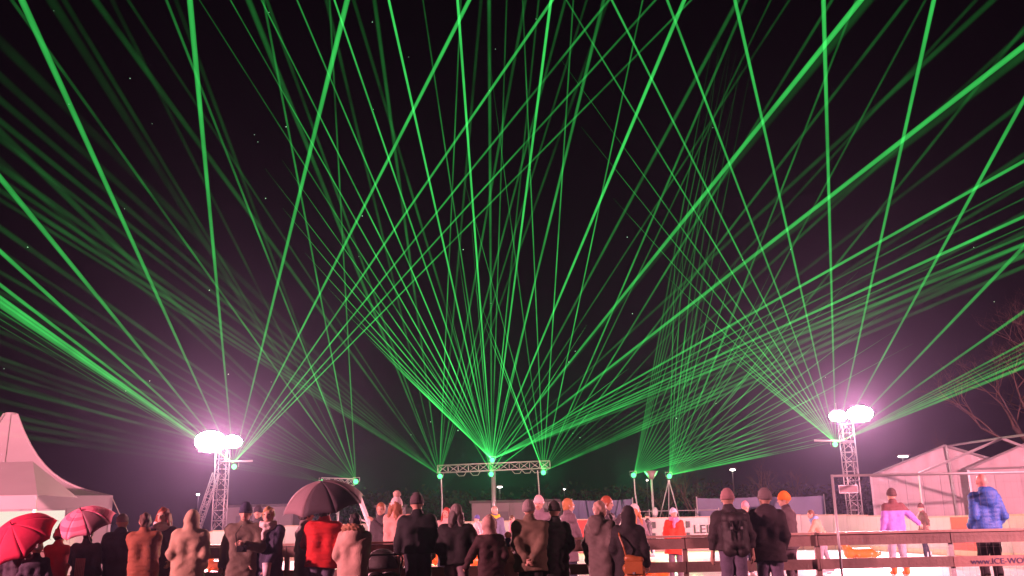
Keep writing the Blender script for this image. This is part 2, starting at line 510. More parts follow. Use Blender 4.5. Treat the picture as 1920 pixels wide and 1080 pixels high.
# truss of the left laser pair
lt = empty('short_truss', at(635, 903, 46) , 0, 'short truss behind the dark umbrella, carrying two lasers', 'truss')
pa_, pb_ = at(604, 902, 46) - lt.location, at(664, 904, 46) - lt.location
lattice(lt, pa_, pb_, 0.3, 5, 0.025, 0.015)
MB().tube((0, 0, -lt.location.z), (0, 0, -.15), 0.07, n=8).build('mast', ALU, lt, True)
# white slanting beam behind
a, b = at(673, 930, 40), at(693, 985, 40)
d_ = empty('slanting_pole', b, 0, 'pale slanting square pole just right of the dark umbrella', 'pole')
MB().tube((0, 0, 0), a - b, 0.10, n=4).build('shaft', WHITE_PVC, d_)
MB().tube((0, 0, 0), Vector((-.1, .8, -b.z)), 0.06, n=4).build('foot', WHITE_PVC, d_)
MB().tube(Vector((-.05, 0, .1)), (a - b) * .45 + Vector((-.35, 0, -.2)), 0.03, n=4).build('strut', WHITE_PVC, d_)

# ---------------------------------------------------------------- laser projectors and their beams
def projector(loc, label, mount='truss', glow=1.0, pole=None):
    e = empty('laser_projector', loc, 0, label, 'laser projector', 'green laser projectors')
    MB().box((0, .14, 0), (.26, .24, .2)).build('housing', BLACK, e)
    MB().ball((0, 0.0, 0), (.12, .06, .12), 12, 7).build('lens', LASER_HOT, e, True)
    MB().path([(-.16, .14, 0), (-.16, .14, .2), (.16, .14, .2), (.16, .14, 0)], 0.014).build('bracket', STEEL, e)
    if glow > 0:
        spot('laser_lamp', Vector(loc) + Vector((0, -.07, 0)), Vector(loc) + Vector((0, -10, -1.0)), LASER_W * glow, LASER_COL, 130, 0.4, 0.06)
    return e
projector(at(439, 875, TY - .4), 'green laser projector under the crossbar of the left tower', glow=.5)
projector(at(667, 903, 45.8), 'green laser projector at the right tip of the short truss', glow=.8)
projector(at(603, 904, 45.8), 'pale green laser projector just above the dark umbrella tip', glow=.08)
projector(at(825, 893, CY - .35), 'green laser projector under the left end of the central truss', glow=.9)
projector(at(923, 863, CY - .35), 'green laser projector on top of the central truss', glow=1.3)
projector(at(921, 889, CY - .35), 'green laser projector below the middle of the central truss', glow=1.3)
projector(at(1019, 886, CY - .35), 'green laser projector under the right end of the central truss', glow=.9)
projector(at(1188, 891, 47), 'green laser projector on a thin pole left of the upturned cone', glow=1.0)
projector(at(1255, 893, 47), 'green laser projector on a tripod right of the upturned cone', glow=1.3)
projector(at(1566, 833, TY - .4), 'green laser projector under the crossbar of the right tower', glow=.5)
for (px, py, Y, feet, lab) in ((1189, 897, 47.2, ((1191, 925), (1195, 950)), 'thin bent pole holding the laser left of the upturned cone'),
                              (1254, 900, 47.2, None, 'splayed tripod holding the laser right of the upturned cone')):
    a = at(px, py, Y)
    e = empty('laser_stand', (a.x, Y, 0), 0, lab, 'stand')
    if feet:
        b = at(*feet[0], Y); c = at(*feet[1], Y)
        MB().path([(0, 0, a.z), (b.x - a.x, 0, b.z), (c.x - a.x, 0, c.z), (c.x - a.x + .05, 0, 0)], 0.035).build('pole', ALU, e)
    else:
        for fx, fy in ((-1.05, 0), (.75, -.1), (-.1, .7)):
            MB().tube((0, 0, a.z), (fx, fy, 0.0), 0.028, n=6).build('leg', ALU, e)
        MB().tube((0, 0, a.z - .2), (0, 0, a.z), 0.06, n=8).build('head', STEEL, e)

NB = [0]
def fan(opx, opy, Yo, label, beams, w0=2.0):
    o = at(opx, opy, Yo)
    e = empty('laser_fan', o, 0, label, 'laser beams', 'green laser light in the mist')
    for bm_ in beams:
        x, y, w, s = bm_[:4]
        Ye = bm_[4] if len(bm_) > 4 else 26.0
        stop = len(bm_) > 5 and bm_[5]
        p = at(x, y, Ye) - o
        r0 = w0 / 2 * Yo / F; r1 = max(0.0, w / 2 * Ye / F)
        ext = 1.0 if stop else 1.12
        p2 = p * ext; r2 = r0 + (r1 - r0) * ext
        mb = MB(); p_ = 1.0 if s > .5 else (2.0 if w > 9 else 1.3)
        if stop:
            mb.tube(p2 * .004, p2 * .6, r0, r0 + (r1 - r0) * .6, n=10, caps=False)
            mb.tube(p2 * .6, p2, r0 + (r1 - r0) * .6, 0.0015, n=10, caps=False)
        else:
            mb.tube(p2 * .004, p2, r0, r2, n=10, caps=False)
        mb.build('beam', beam_mat(s, p_), e, True)
        NB[0] += 1

def through(o, x1, y1, edge_y=None, edge_x=None):
    """extend the picture line o->(x1,y1) to an edge"""
    if edge_y is not None:
        t = (edge_y - o[1]) / (y1 - o[1]); return (o[0] + (x1 - o[0]) * t, edge_y)
    t = (edge_x - o[0]) / (x1 - o[0]); return (edge_x, o[1] + (y1 - o[1]) * t)

# left tower fan: eleven strong beams coming forward over the ice
fan(438, 868, TY - .4, 'bright green beams fanning out from the left tower laser', [
    (41, 0, 15, 1.0, 11), (356, 0, 13, 1.0, 12), (651, 0, 12, 1.0, 14), (880, 0, 9, .9, 18), (1036, 0, 7, .6, 22), (1142, 0, 6, .5, 24),
    (1229, 0, 5.5, .38, 26), (1290, 6, 5, .33, 28),
    (0, 333, 12, 1.0, 13), (0, 471, 9, .95, 16), (0, 534, 8, .9, 18), (0, 561, 13, 1.0, 18), (0, 571, 13, 1.0, 18), (0, 556, 6, .6, 18),
    (0, 584, 2.5, .3, 24), (0, 598, 2.2, .22, 26), (0, 611, 2.0, .14, 28)])
B = (667, 901)
fan(*B, 45.8, 'thin green beams from the short truss right of the left tower', [
    (618, 0, 5, .16, 30), (494, 0, 6, .22, 30), (312, 0, 7, .24, 28), (22, 0, 9, .16, 26), (96, 0, 24, .05, 22), (120, 0, 14, .05, 24),
    (0, 247, 18, .09, 24), (0, 300, 14, .05, 24), (0, 427, 14, .12, 24), (0, 470, 10, .07, 24), (0, 510, 10, .10, 24), (0, 548, 9, .06, 24), (0, 588, 10, .10, 24),
    (0, 622, 9, .06, 26), (0, 672, 10, .08, 28), (0, 700, 8, .06, 28), (0, 725, 8, .08, 28), (330, 0, 12, .05, 26), (210, 0, 12, .04, 26)])
fan(603, 903, 45.8, 'faint flat beams spreading left from the dark umbrella tip', [
    (0, 640, 9, .05, 26), (0, 682, 10, .05, 26), (0, 716, 11, .055, 26), (0, 750, 11, .06, 26), (0, 776, 12, .07, 26), (0, 792, 12, .06, 26), (0, 812, 12, .06, 26),
    (0, 560, 14, .03, 24), (0, 600, 12, .035, 24)], w0=1.6)
D = (824, 890)
fan(*D, CY - .3, 'wide hazy beams from the left end of the central truss', [
    (702, 0, 11, .3, 24), (612, 0, 10, .12, 26), (466, 0, 15, .3, 22), (500, 0, 9, .14, 24), (178, 0, 17, .15, 22), (240, 0, 8, .06, 24),
    (0, 78, 26, 0.046, 20), (0, 143, 20, 0.058, 22), (0, 187, 17, 0.076, 22), (0, 227, 15, 0.092, 24), (0, 262, 13, 0.076, 24), (0, 313, 16, 0.117, 24), (0, 336, 12, 0.100, 26), (0, 357, 13, 0.142, 26),
    (0, 374, 10, 0.084, 26), (864, 0, 4, .2, 34), (985, 0, 8, .12, 30), (1060, 0, 7, .13, 30), (1100, 0, 6, .09, 30), (902, 0, 8, .07, 30), (1140, 0, 8, .06, 30)])
E = (922, 861)
fan(*E, CY - .3, 'strong green beams rising from the middle of the central truss', [
    (1283, 0, 9, .95, 22), (1033, 0, 7, .9, 26), (858, 0, 6.5, .9, 28), (729, 0, 6, .85, 28), (627, 0, 4.5, .6, 30), (557, 0, 4, .5, 32), (490, 0, 3.6, .42, 34), (432, 0, 3.2, .36, 36), (374, 0, 3, .2, 36),
    (529, 300, 2.4, .32, 38, True), (497, 316, 2.2, .3, 38, True), (530, 390, 2.2, .34, 40, True), (572, 474, 2.2, .36, 40, True), (615, 540, 2.2, .36, 40, True), (650, 588, 2.2, .36, 42, True), (690, 634, 2.2, .36, 42, True), (722, 668, 2.2, .36, 43, True), (750, 696, 2.2, .34, 43, True),
    (1614, 0, 13, .85, 16), (1628, 0, 24, .16, 16), (1920, 86, 13, .8, 16), (1920, 102, 22, .16, 16), (1920, 302, 7.5, .65, 22), (1920, 340, 4, .25, 26), (1920, 372, 4, .25, 26), (1920, 406, 7, .55, 24), (1920, 443, 6, .4, 24), (1920, 458, 9, .5, 22), (1920, 425, 3, .25, 28),
    (1920, 480, 12, .18, 24), (1384, 0, 11, .32, 22), (917, 0, 10, .34, 24), (1132, 0, 8.5, .42, 26), (1862, 0, 15, .13, 20), (1480, 0, 6, .12, 26), (950, 0, 4, .16, 30), (793, 0, 4, .2, 30), (663, 0, 9, .12, 26), (1010, 0, 5, .1, 30)], w0=2.2)
fan(921, 886, CY - .4, 'short steep beams from below the middle of the central truss', [
    (858, 470, 2.0, .22, 40, True), (838, 560, 2.0, .24, 42, True), (884, 420, 2.0, .2, 40, True), (1010, 500, 2.0, .24, 42, True), (960, 470, 2.0, .22, 42, True), (1100, 610, 2.0, .26, 42, True), (1180, 690, 2.0, .26, 42, True), (790, 660, 2.0, .26, 42, True)])
Fo = (1019, 884)
fan(*Fo, CY - .3, 'thin green beams from the right end of the central truss', [
    (1205, 0, 4, .26, 34), (1075, 0, 4, .26, 34), (980, 0, 3.6, .24, 34), (915, 90, 3, .14, 36, True), (868, 330, 2.2, .2, 40, True), (890, 540, 2, .24, 42, True), (905, 600, 2, .24, 42, True), (926, 640, 2, .24, 43, True), (945, 690, 2, .22, 43, True),
    (1400, 0, 7, .24, 30), (1445, 0, 5, .1, 30), (1560, 0, 8, .16, 28), (1700, 0, 9, .16, 26), (1830, 0, 10, .07, 26), (1920, 60, 12, .1, 24), (1920, 190, 12, .09, 24), (1920, 290, 12, .1, 24), (1920, 345, 10, .1, 24), (1920, 400, 11, .14, 24), (1920, 436, 12, .15, 24), (1920, 478, 13, .22, 26), (1920, 500, 10, .2, 26), (1920, 458, 8, .16, 26)])
G = (1189, 889)
gb = [(1338, 70, 5, 0.077, 36, True), (1354, 75, 4, 0.066, 36, True), (1368, 85, 4, 0.066, 36, True), (1382, 95, 4, 0.066, 36, True), (1396, 110, 4, 0.055, 36, True)]
for sl in (3.3, 2.6, 2.1, 1.75, 1.45, 1.2, 1.02, .86, .72, .6, .5, .42, .35, .3, .26):
    L = 330 if sl > 1 else 420
    c = L / math.hypot(1, sl)
    gb.append((G[0] + c, G[1] - c * sl, 3.0, .15, 38, True))
fan(*G, 46.8, 'dense thin beams from the pole laser left of the upturned cone', gb)
H_ = (1255, 891)
hb = [(1605, 0, 6, .15, 30), (1735, 0, 6, .12, 30), (1930, 40, 9, .1, 28)]
for sl in (40, 16, 9, 6, 4.2, 3.2, 2.5, 2.0, 1.6, 1.3, 1.08, .9, .76, .64, .54, .46, .39, .33, .28, .245, .215, .2):
    L = 430 if sl > 1.2 else (520 if sl > .5 else 330)
    c = L / math.hypot(1, sl)
    hb.append((H_[0] + c, H_[1] - c * sl, 3.2, .18 if sl > .3 else .3, 36, True))
for k, x in enumerate((1350, 1372, 1394, 1414)):
    hb.append((x, 60 + 12 * k, 4, .05, 34, True))
fan(*H_, 46.8, 'dense thin beams from the tripod laser right of the upturned cone', hb)
fan(1567, 831, TY - .4, 'bright green beams fanning out from the right tower laser', [
    (1544, 0, 10, .95, 16), (1751, 0, 10, .9, 16), (1920, 187, 9, .85, 18), (1920, 462, 8, .8, 20), (1920, 584, 6, .7, 22), (1920, 643, 4.5, .6, 24), (1920, 662, 3.5, .5, 26), (1920, 677, 6, .8, 24), (1920, 688, 7, .85, 24), (1920, 652, 2.5, .4, 26), (1920, 670, 3, .5, 26),
    (1378, 0, 8, .8, 18), (1251, 0, 6, .65, 22), (1147, 0, 5, .55, 24), (1062, 0, 4, .45, 26), (1052, 112, 4, .36, 28, True), (1090, 238, 3.6, .36, 30, True), (1150, 372, 3, .34, 32, True), (1240, 508, 2.6, .32, 34, True), (1310, 600, 2.4, .3, 36, True), (1368, 660, 2.4, .3, 38, True), (1420, 710, 2.2, .28, 40, True), (1330, 640, 2.2, .2, 38, True)])

# rain drops; their laser glint is put in as emission
DROP = emit('glowing_raindrop', (0.5, 1.0, 0.65), 1.3)
rd = MB()
for i in range(48):
    px, py = random.uniform(0, 1920), random.uniform(20, 860)
    Y = random.uniform(9, 24)
    p = at(px, py, Y)
    if p.z < 2.6: continue
    rd.ball(p, random.uniform(.45, 1.0) * Y / F, 5, 4)
tag(rd.build('rain', DROP), 'raindrops glowing green on their own, drifting among the laser beams', None, None, 'stuff')

# ---------------------------------------------------------------- tents
def pagoda(cx, cy, half, eave, apex, rz, label):
    e = empty('pagoda_tent', (cx, cy, 0), rz, label, 'tent', 'white peaked tents')
    vs, fs = [], []
    NS, NR = 10, 14
    def prof(t):       # t 0 at eave .. 1 at the mast: the swept curve of a pagoda roof
        return eave + (apex - eave) * (0.30 * t + 0.70 * t ** 3.4)
    for side in range(4):
        a = side * PI / 2
        R = Matrix.Rotation(a, 3, 'Z')
        b = len(vs)
        for j in range(NR + 1):
            t = j / NR
            hw = half * (1 - t) + 0.17 * t
            for i in range(NS + 1):
                s = -1 + 2 * i / NS
                sag = -0.05 * (1 - s * s) * math.sin(PI * t)
                vs.append(R @ Vector((s * hw, -hw, prof(t) + sag)))
        for j in range(NR):
            for i in range(NS):
                q = b + j * (NS + 1) + i
                fs.append((q, q + 1, q + NS + 2, q + NS + 1))
    mb = MB().add(vs, fs)
    mb.build('roof', WHITE_PVC, e, True)
    for side in range(4):
        R = Matrix.Rotation(side * PI / 2, 3, 'Z')
        MB().path([R @ Vector((-(half * (1 - j / 12) + .17 * j / 12) , -(half * (1 - j / 12) + .17 * j / 12), prof(j / 12) + .012)) for j in range(13)], .03, 5).build('roof_seam', mat('seam_webbing', (.33, .28, .3), .7), e)
        MB().path([R @ Vector((0, -(half * (1 - j / 12) + .17 * j / 12) - .01, prof(j / 12) - .05 * math.sin(PI * j / 12) + .004)) for j in range(13)], .012, 5).build('roof_seam', mat('seam_webbing', (.33, .28, .3), .7), e)
        MB().tube(R @ Vector((-half, -half, eave)), R @ Vector((-half - 1.1, -half - 1.1, .02)), .012, n=5).build('guy_rope', mat('rope', (.5, .45, .4), .8), e)
    MB().tube((0, 0, apex - .02), (0, 0, apex + .06), 0.19, 0.15, n=10).build('peak_cap', WHITE_PVC, e, True)
    for side in range(4):
        R = Matrix.Rotation(side * PI / 2, 3, 'Z')
        MB().box(R @ Vector((0, -half - .02, eave - .14)), (half * 2 + .06, .03, .34), R).build('valance', WHITE_PVC, e)
        MB().box(R @ Vector((half, -half, (eave - .02) / 2)), (.07, .07, eave - .04), R).build('leg', ALU, e)
        if side != 0:
            k = 5
            for i in range(k):
                x = -half + (i + .5) * 2 * half / k
                MB().box(R @ Vector((x, -half + .01, (eave - .3) / 2)), (2 * half / k - .012, .02, eave - .32), R).build('wall_panel', WHITE_PVC, e)
    return e
PY = 27.5
pg_ap = at(20, 778, PY)
PA = R_(27)
lo, hi = .5, 6.0
for _ in range(40):
    hf_ = (lo + hi) / 2
    cx_ = pg_ap.x + hf_ * (math.cos(PA) + math.sin(PA)); cy_ = PY + hf_ * (math.sin(PA) - math.cos(PA))
    if cx_ < xat(210, cy_, 2.5): lo = hf_
    else: hi = hf_
pg_ez = at(210, 931, cy_).z
pt = pagoda(pg_ap.x, PY, hf_, pg_ez, pg_ap.z, PA, 'tall peaked white tent at the left, behind the umbrellas')
for i in range(5):
    w = 2 * hf_ / 5
    MB().box((-2.5 * w + (i + .5) * w, -hf_ + .01, (pg_ez - .3) / 2), (w - .012, .02, pg_ez - .32)).build('wall_panel', WHITE_PVC, pt)
# lower nearer stall tent cut by the frame, with a lit opening
st = empty('stall_tent', at(-40, 1009, 22.0) * Vector((1, 1, 0)) if False else (at(-40, 950, 22.0).x, 22.0, 0), 0, 'low white stall roof with a lit opening behind the crimson umbrella', 'tent')
ex = at(70, 930, 21.5).x - st.location.x
ez0, ez1 = at(20, 955, 21.5).z, at(20, 929, 21.5).z
MB().box((ex - 1.6, -.5, (ez0 + ez1) / 2), (3.2, .03, ez1 - ez0)).build('valance', WHITE_PVC, st)
MB().add([(ex, -.5, ez1), (ex - 3.2, -.5, ez1), (ex - 3.2, 1.5, ez1 + .9), (ex - 1.2, 1.5, ez1 + .9), (ex, 1.5, ez1)],
         [(0, 1, 2, 3), (0, 3, 4)]).build('roof', WHITE_PVC, st)
MB().box((ex - 1.65, 1.2, ez0 / 2), (3.0, .04, ez0)).build('back_wall', emit('stall_glow_wall', (1.0, .86, .72), 0.95), st)  # wall glows itself, standing in for the light inside the stall
for x in (ex - .05, ex - 3.1): MB().box((x, -.45, ez0 / 2), (.06, .06, ez0)).build('leg', ALU, st)
MB().box((ex - 1.6, -.35, .5), (3.0, .5, 1.0)).build('counter', WOOD, st)

# right: gabled tent hall, two bays and the bare frame
def gable_tent(pxl, pxa, pya, pye, Y, label, depth=9.0, panels=9):
    pe = at(pxl, pye, Y)
    A = R_(20); u = Vector((math.cos(A), -math.sin(A), 0))
    lo, hi = 0.0, 20.0
    for _ in range(40):
        hw = (lo + hi) / 2; q = pe + u * hw - Vector((0, 0, CAM_H))
        if 960 + F * q.dot(rt) / q.dot(fwd) < pxa: lo = hw
        else: hi = hw
    ctr = pe + u * hw
    pp = at(pxa, pya, ctr.y)
    e = empty('gable_tent', (ctr.x, ctr.y, 0), -A, label, 'tent', 'white gabled tents')
    ez, az = pe.z, pp.z
    w = 2 * hw / panels
    for i in range(panels):
        x0, x1 = -hw + i * w + .006, -hw + (i + 1) * w - .006
        # slightly billowed wall cloth
        vs, fs = [], []
        for j in range(7):
            z = .05 + (ez - .05) * j / 6
            for k in range(5):
                x = x0 + (x1 - x0) * k / 4
                vs.append((x, -.02 - .025 * math.sin(PI * k / 4) + .01 * math.sin(j * 1.7 + i), z))
        for j in range(6):
            for k in range(4):
                q = j * 5 + k; fs.append((q, q + 1, q + 6, q + 5))
        MB().add(vs, fs).build('wall_panel', WHITE_PVC, e, True)
    # rippled gable cloth
    vs, fs = [], []
    K = 48
    for k in range(K + 1):
        x = -hw + 2 * hw * k / K
        zt = ez + (az - ez) * (1 - abs(x) / hw) - .02
        y = .04 * math.sin(k * 1.55) + .02 * math.sin(k * .6)
        vs += [(x, y + .05, ez + .04), (x, y * .4 + .05, max(zt, ez + .05))]
    fs = [(2 * k, 2 * k + 2, 2 * k + 3, 2 * k + 1) for k in range(K)]
    MB().add(vs, fs).build('gable_cloth', WHITE_PVC, e, True)
    for s in (-1, 1):
        MB().add([(0, 0, az + .04), (s * (hw + .1), 0, ez), (s * (hw + .1), depth, ez), (0, depth, az + .04)], [(0, 1, 2, 3) if s < 0 else (3, 2, 1, 0)]).build('roof', WHITE_PVC, e)
        d = Vector((s * (hw + .1), 0, ez)) - Vector((0, 0, az))
        MB().tube((0, -.09, az + .02), (s * (hw + .1), -.09, ez), .055, n=6).build('rafter', ALU, e)
        MB().box((s * hw, -.03, ez / 2), (.1, .1, ez)).build('post', ALU, e)
    MB().tube((-hw, -.1, ez), (hw, -.1, ez), .05, n=6).build('tie_beam', ALU, e)
    MB().tube((.12, -.11, ez), (.06, -.11, az - .05), .06, n=6).build('king_post', ALU, e)
    MB().tube((.2, -.11, .05), (.12, -.11, ez - .05), .08, n=6).build('king_post', ALU, e)
    for s in (-1, 1):
        MB().box((s * (hw + .02), depth / 2, ez / 2), (.02, depth, ez - .1)).build('side_wall', WHITE_PVC, e)
    return e
gable_tent(1633, 1778, 836, 893, 47.0, 'white gabled tent right of the right tower, nearest to it')
gable_tent(1815, 2010, 800, 880, 45.0, 'white gabled tent cut by the right edge of the picture', panels=8)
fr = empty('tent_frame', (xat(1879, 37.0, 3), 37.0, 0), 0, 'bare metal roof frame standing before the two white gabled tents', 'frame')
def fp(px, py, Y): return at(px, py, Y) - fr.location
MB().tube(fp(1723, 888, 37), fp(1879, 822, 37), .055, n=6).build('rafter', ALU, fr)
MB().tube(fp(1879, 822, 37), fp(2035, 882, 37), .055, n=6).build('rafter', ALU, fr)
MB().tube(fp(1778, 836, 44.5), fp(1879, 821, 37), .05, n=6).build('ridge_beam', ALU, fr)
MB().tube(fp(1879, 821, 37), fp(1990, 806, 33), .05, n=6).build('ridge_beam', ALU, fr)
MB().tube(fp(1723, 890, 37), fp(2035, 884, 37), .045, n=6).build('tie_beam', ALU, fr)
for px in (1723, 2035):
    p = fp(px, 888, 37)
    MB().tube((p.x, p.y, 0), p, .05, n=6).build('post', ALU, fr)

# ---------------------------------------------------------------- far background
def tarp(px0, px1, py, Y, label):
    a, b = at(px0, py, Y), at(px1, py, Y)
    e = empty('tarpaulin_fence', ((a.x + b.x) / 2, Y, 0), 0, label, 'fence', 'tarpaulin fences behind the ice')
    L = b.x - a.x; k = max(1, round(L / 3.2)); w = L / k
    for i in range(k):
        x = -L / 2 + i * w
        vs, fs = [], []
        for j in range(6):
            for q in range(9):
                vs.append((x + .03 + (w - .06) * q / 8, .05 * math.sin(q * 1.3 + j + i) * (j / 5), .15 + (a.z - .15) * j / 5 - (.05 * math.sin(PI * q / 8) if j == 5 else 0)))
        for j in range(5):
            for q in range(8):
                z = j * 9 + q; fs.append((z, z + 1, z + 10, z + 9))
        MB().add(vs, fs).build('tarpaulin', BLUE_TARP, e, True)
        MB().tube((x, 0, 0), (x, 0, a.z + .08), .035, n=6).build('post', STEEL, e)
    MB().tube((L / 2, 0, 0), (L / 2, 0, a.z + .08), .035, n=6).build('post', STEEL, e)
    return e
tarp(1072, 1186, 938, 52, 'blue tarpaulin fence behind the bald man in grey')
tarp(1306, 1545, 934, 52, 'blue tarpaulin fence behind the man with the backpack')
tarp(536, 566, 988, 50, 'low blue tarpaulin strip left of the red puffer jacket')
def shed(px0, px1, py, Y, label, depth=5.0):
    a, b = at(px0, py, Y), at(px1, py, Y)
    e = empty('site_cabin', ((a.x + b.x) / 2, Y, 0), 0, label, 'cabin', 'grey cabins behind the ice')
    L = b.x - a.x; h = a.z
    k = max(2, round(L / 1.2))
    for i in range(k):
        MB().box((-L / 2 + (i + .5) * L / k, 0.02 * (i % 2), h / 2), (L / k - .02, .08, h)).build('wall_panel', GREY_WALL, e)
    for s in (-1, 1): MB().box((s * L / 2, depth / 2 + .06, h / 2), (.08, depth, h)).build('side_wall', GREY_WALL, e)
    MB().box((0, depth / 2, h + .08), (L + .3, depth + .3, .14)).build('roof', mat('dark_roof', (.06, .055, .06), .7), e)
    MB().box((-L * .2, -.05, h * .42), (.9, .04, h * .8)).build('door', mat('cabin_door', (.12, .11, .13), .6), e)
    return e
shed(420, 548, 952, 55, 'grey cabin behind the couple facing the camera')
shed(885, 1062, 944, 56, 'long grey cabin behind the central truss mast')
shed(706, 760, 952, 57, 'grey cabin behind the white pompom hat')
rail = empty('metal_railing', (xat(1262, 50, 1.5), 50, 0), 0, 'thin metal railing under the upturned cone lamp', 'railing')
for i in range(5): MB().tube((-2.4 + i * 1.2, 0, 0), (-2.4 + i * 1.2, 0, 2.1), .03, n=6).build('post', STEEL, rail)
for z in (2.0, 1.3): MB().tube((-2.4, 0, z), (2.4, 0, z), .025, n=6).build('rail', STEEL, rail)
cn = at(1221, 890, 46.5)
c_ = empty('cone_lamp', (cn.x, 46.5, 0), 0, 'unlit grey pole lamp with an upturned cone between two lasers', 'pole lamp')
MB().tube((0, 0, cn.z - .22), (0, 0, cn.z + .16), .1, .33, n=16).build('cone_shade', mat('cone_grey', (.17, .13, .135), .6), c_, True)
MB().tube((0, 0, cn.z + .16), (0, 0, cn.z + .19), .34, .1, n=16).build('lid', mat('cone_grey', (.17, .13, .135), .6), c_, True)
MB().tube((0, 0, 0), (.0, 0, cn.z - .22), .07, .05, n=8).build('pole', STEEL, c_, True)
MB().ball((.06, -.1, 1.9), (.16, .12, .25), 8, 6).build('valve_box', STEEL, c_)

LAMP_W = emit('street_lamp_lit', (1.0, .9, .85), 9)
POST_D = mat('dark_post', (.05, .045, .05), .6)
def street_lamp(px, py, Y, label, w=0.55, on=True):
    p = at(px, py, Y)
    e = empty('street_lamp', (p.x, Y, 0), 0, label, 'street lamp', 'street lamps far behind the ice')
    MB().tube((0, 0, 0), (0, 0, p.z + .06), .06, .04, n=8).build('pole', POST_D, e, True)
    MB().box((0, -.1, p.z + .12), (w, .4, .09)).build('lamp_head', POST_D, e)
    MB().ball((0, -.12, p.z + .03), (w * .45, .16, .07), 10, 6).build('lamp_glass', LAMP_W, e, True)
street_lamp(937, 914, 72, 'lit street lamp right of the central mast', .45)
street_lamp(1373, 882, 62, 'lit street lamp above the pink beanie and backpack', .4)
street_lamp(1692, 857, 60, 'bright lit street lamp above the roof of the gabled tent', .75)
street_lamp(372, 928, 75, 'tiny lit street lamp left of the left tower', .28)
street_lamp(1058, 918, 90, 'tiny distant lit street lamp right of the central truss', .2)
street_lamp(1213, 901, 90, 'tiny distant lit street lamp under the upturned cone', .2)

# bare winter trees
def bare_tree(base, height, label, seed, spread=0.55, levels=5, group='bare winter trees', lean=0.0):
    r = random.Random(seed)
    e = empty('bare_tree', base, 0, label, 'tree', group)
    tr_, cr = MB(), MB()
    def grow(p, d, L, rad, lv):
        n = 4
        pts = [p]; rs = [rad]
        for i in range(n):
            d = (d + Vector((r.uniform(-1, 1), r.uniform(-1, 1), r.uniform(-.6, .9))) * .13).normalized()
            p = p + d * (L / n)
            pts.append(p); rs.append(rad * (1 - .38 * (i + 1) / n))
        (tr_ if lv == levels else cr).path(pts, rs, 6 if lv >= levels - 1 else (4 if lv > 1 else 3))
        if lv == 0: return
        k = 3 if lv > 1 else 4
        for i in range(k + (1 if lv == levels else 0)):
            t = r.uniform(.45, 1) if i else 1
            j = min(n, max(1, int(round(t * n))))
            q = pts[j]
            nd = (d + Vector((r.uniform(-1, 1), r.uniform(-1, 1), r.uniform(-.35, .7))) * (spread + .12 * (levels - lv))).normalized()
            grow(q, nd, L * r.uniform(.58, .78), rs[j] * .66, lv - 1)
    grow(Vector((0, 0, 0)), Vector((lean, 0, 1)).normalized(), height * .34, height * .022, levels)
    tr_.build('trunk', BARK, e, True)
    o = cr.build('crown', BARK, e, True)
    return e
bare_tree((xat(2010, 48, 4), 48, 0), 16.0, 'big bare tree rising behind the gabled tents at the right', 3, .62, 6)
bare_tree((xat(1790, 52, 4), 52, 0), 6.5, 'low bare tree behind the ridge of the gabled tent', 4, .6, 5)
bare_tree((xat(1500, 66, 3), 66, 0), 5.5, 'bare tree far behind the man in the orange beanie', 5, .6, 5)
bare_tree((xat(1418, 63, 3), 63, 0), 6.0, 'bare tree far behind, just right of the lit street lamp', 6, .6, 5)
bare_tree((xat(1295, 60, 3), 60, 0), 6.4, 'bare tree behind the tripod laser', 8, .6, 5)
bare_tree((xat(1240, 64, 3), 64, 0), 6.0, 'bare tree behind the upturned cone lamp', 9, .6, 5)
# far dark woods: one mass
r = random.Random(21); wd = MB()
for i in range(260):
    x = r.uniform(-20, 40); y = r.uniform(88, 104); h = r.uniform(3.0, 5.5)
    wd.tube((x, y, 0), (x + r.uniform(-.4, .4), y, h * .7), .16, .05, n=4, caps=False)
    for k in range(70):
        a = r.uniform(0, 2 * PI); rr = r.uniform(.2, 1.7); z = h * r.uniform(.25, 1.0)
        p = Vector((x + rr * math.cos(a), y + rr * math.sin(a), z))
        u = Vector((r.uniform(-1, 1), r.uniform(-1, 1), r.uniform(-1, 1))).normalized() * r.uniform(.14, .34)
        v = Vector((r.uniform(-1, 1), r.uniform(-1, 1), r.uniform(-1, 1))).normalized() * r.uniform(.08, .2)
        wd.add([p - u, p + v, p + u, p - v], [(0, 1, 2, 3)])
tag(wd.build('far_woods', mat('dark_foliage', (.02, .022, .014), .8, 0, .4, 2)), 'dark band of distant woods behind the rink', None, None, 'stuff')

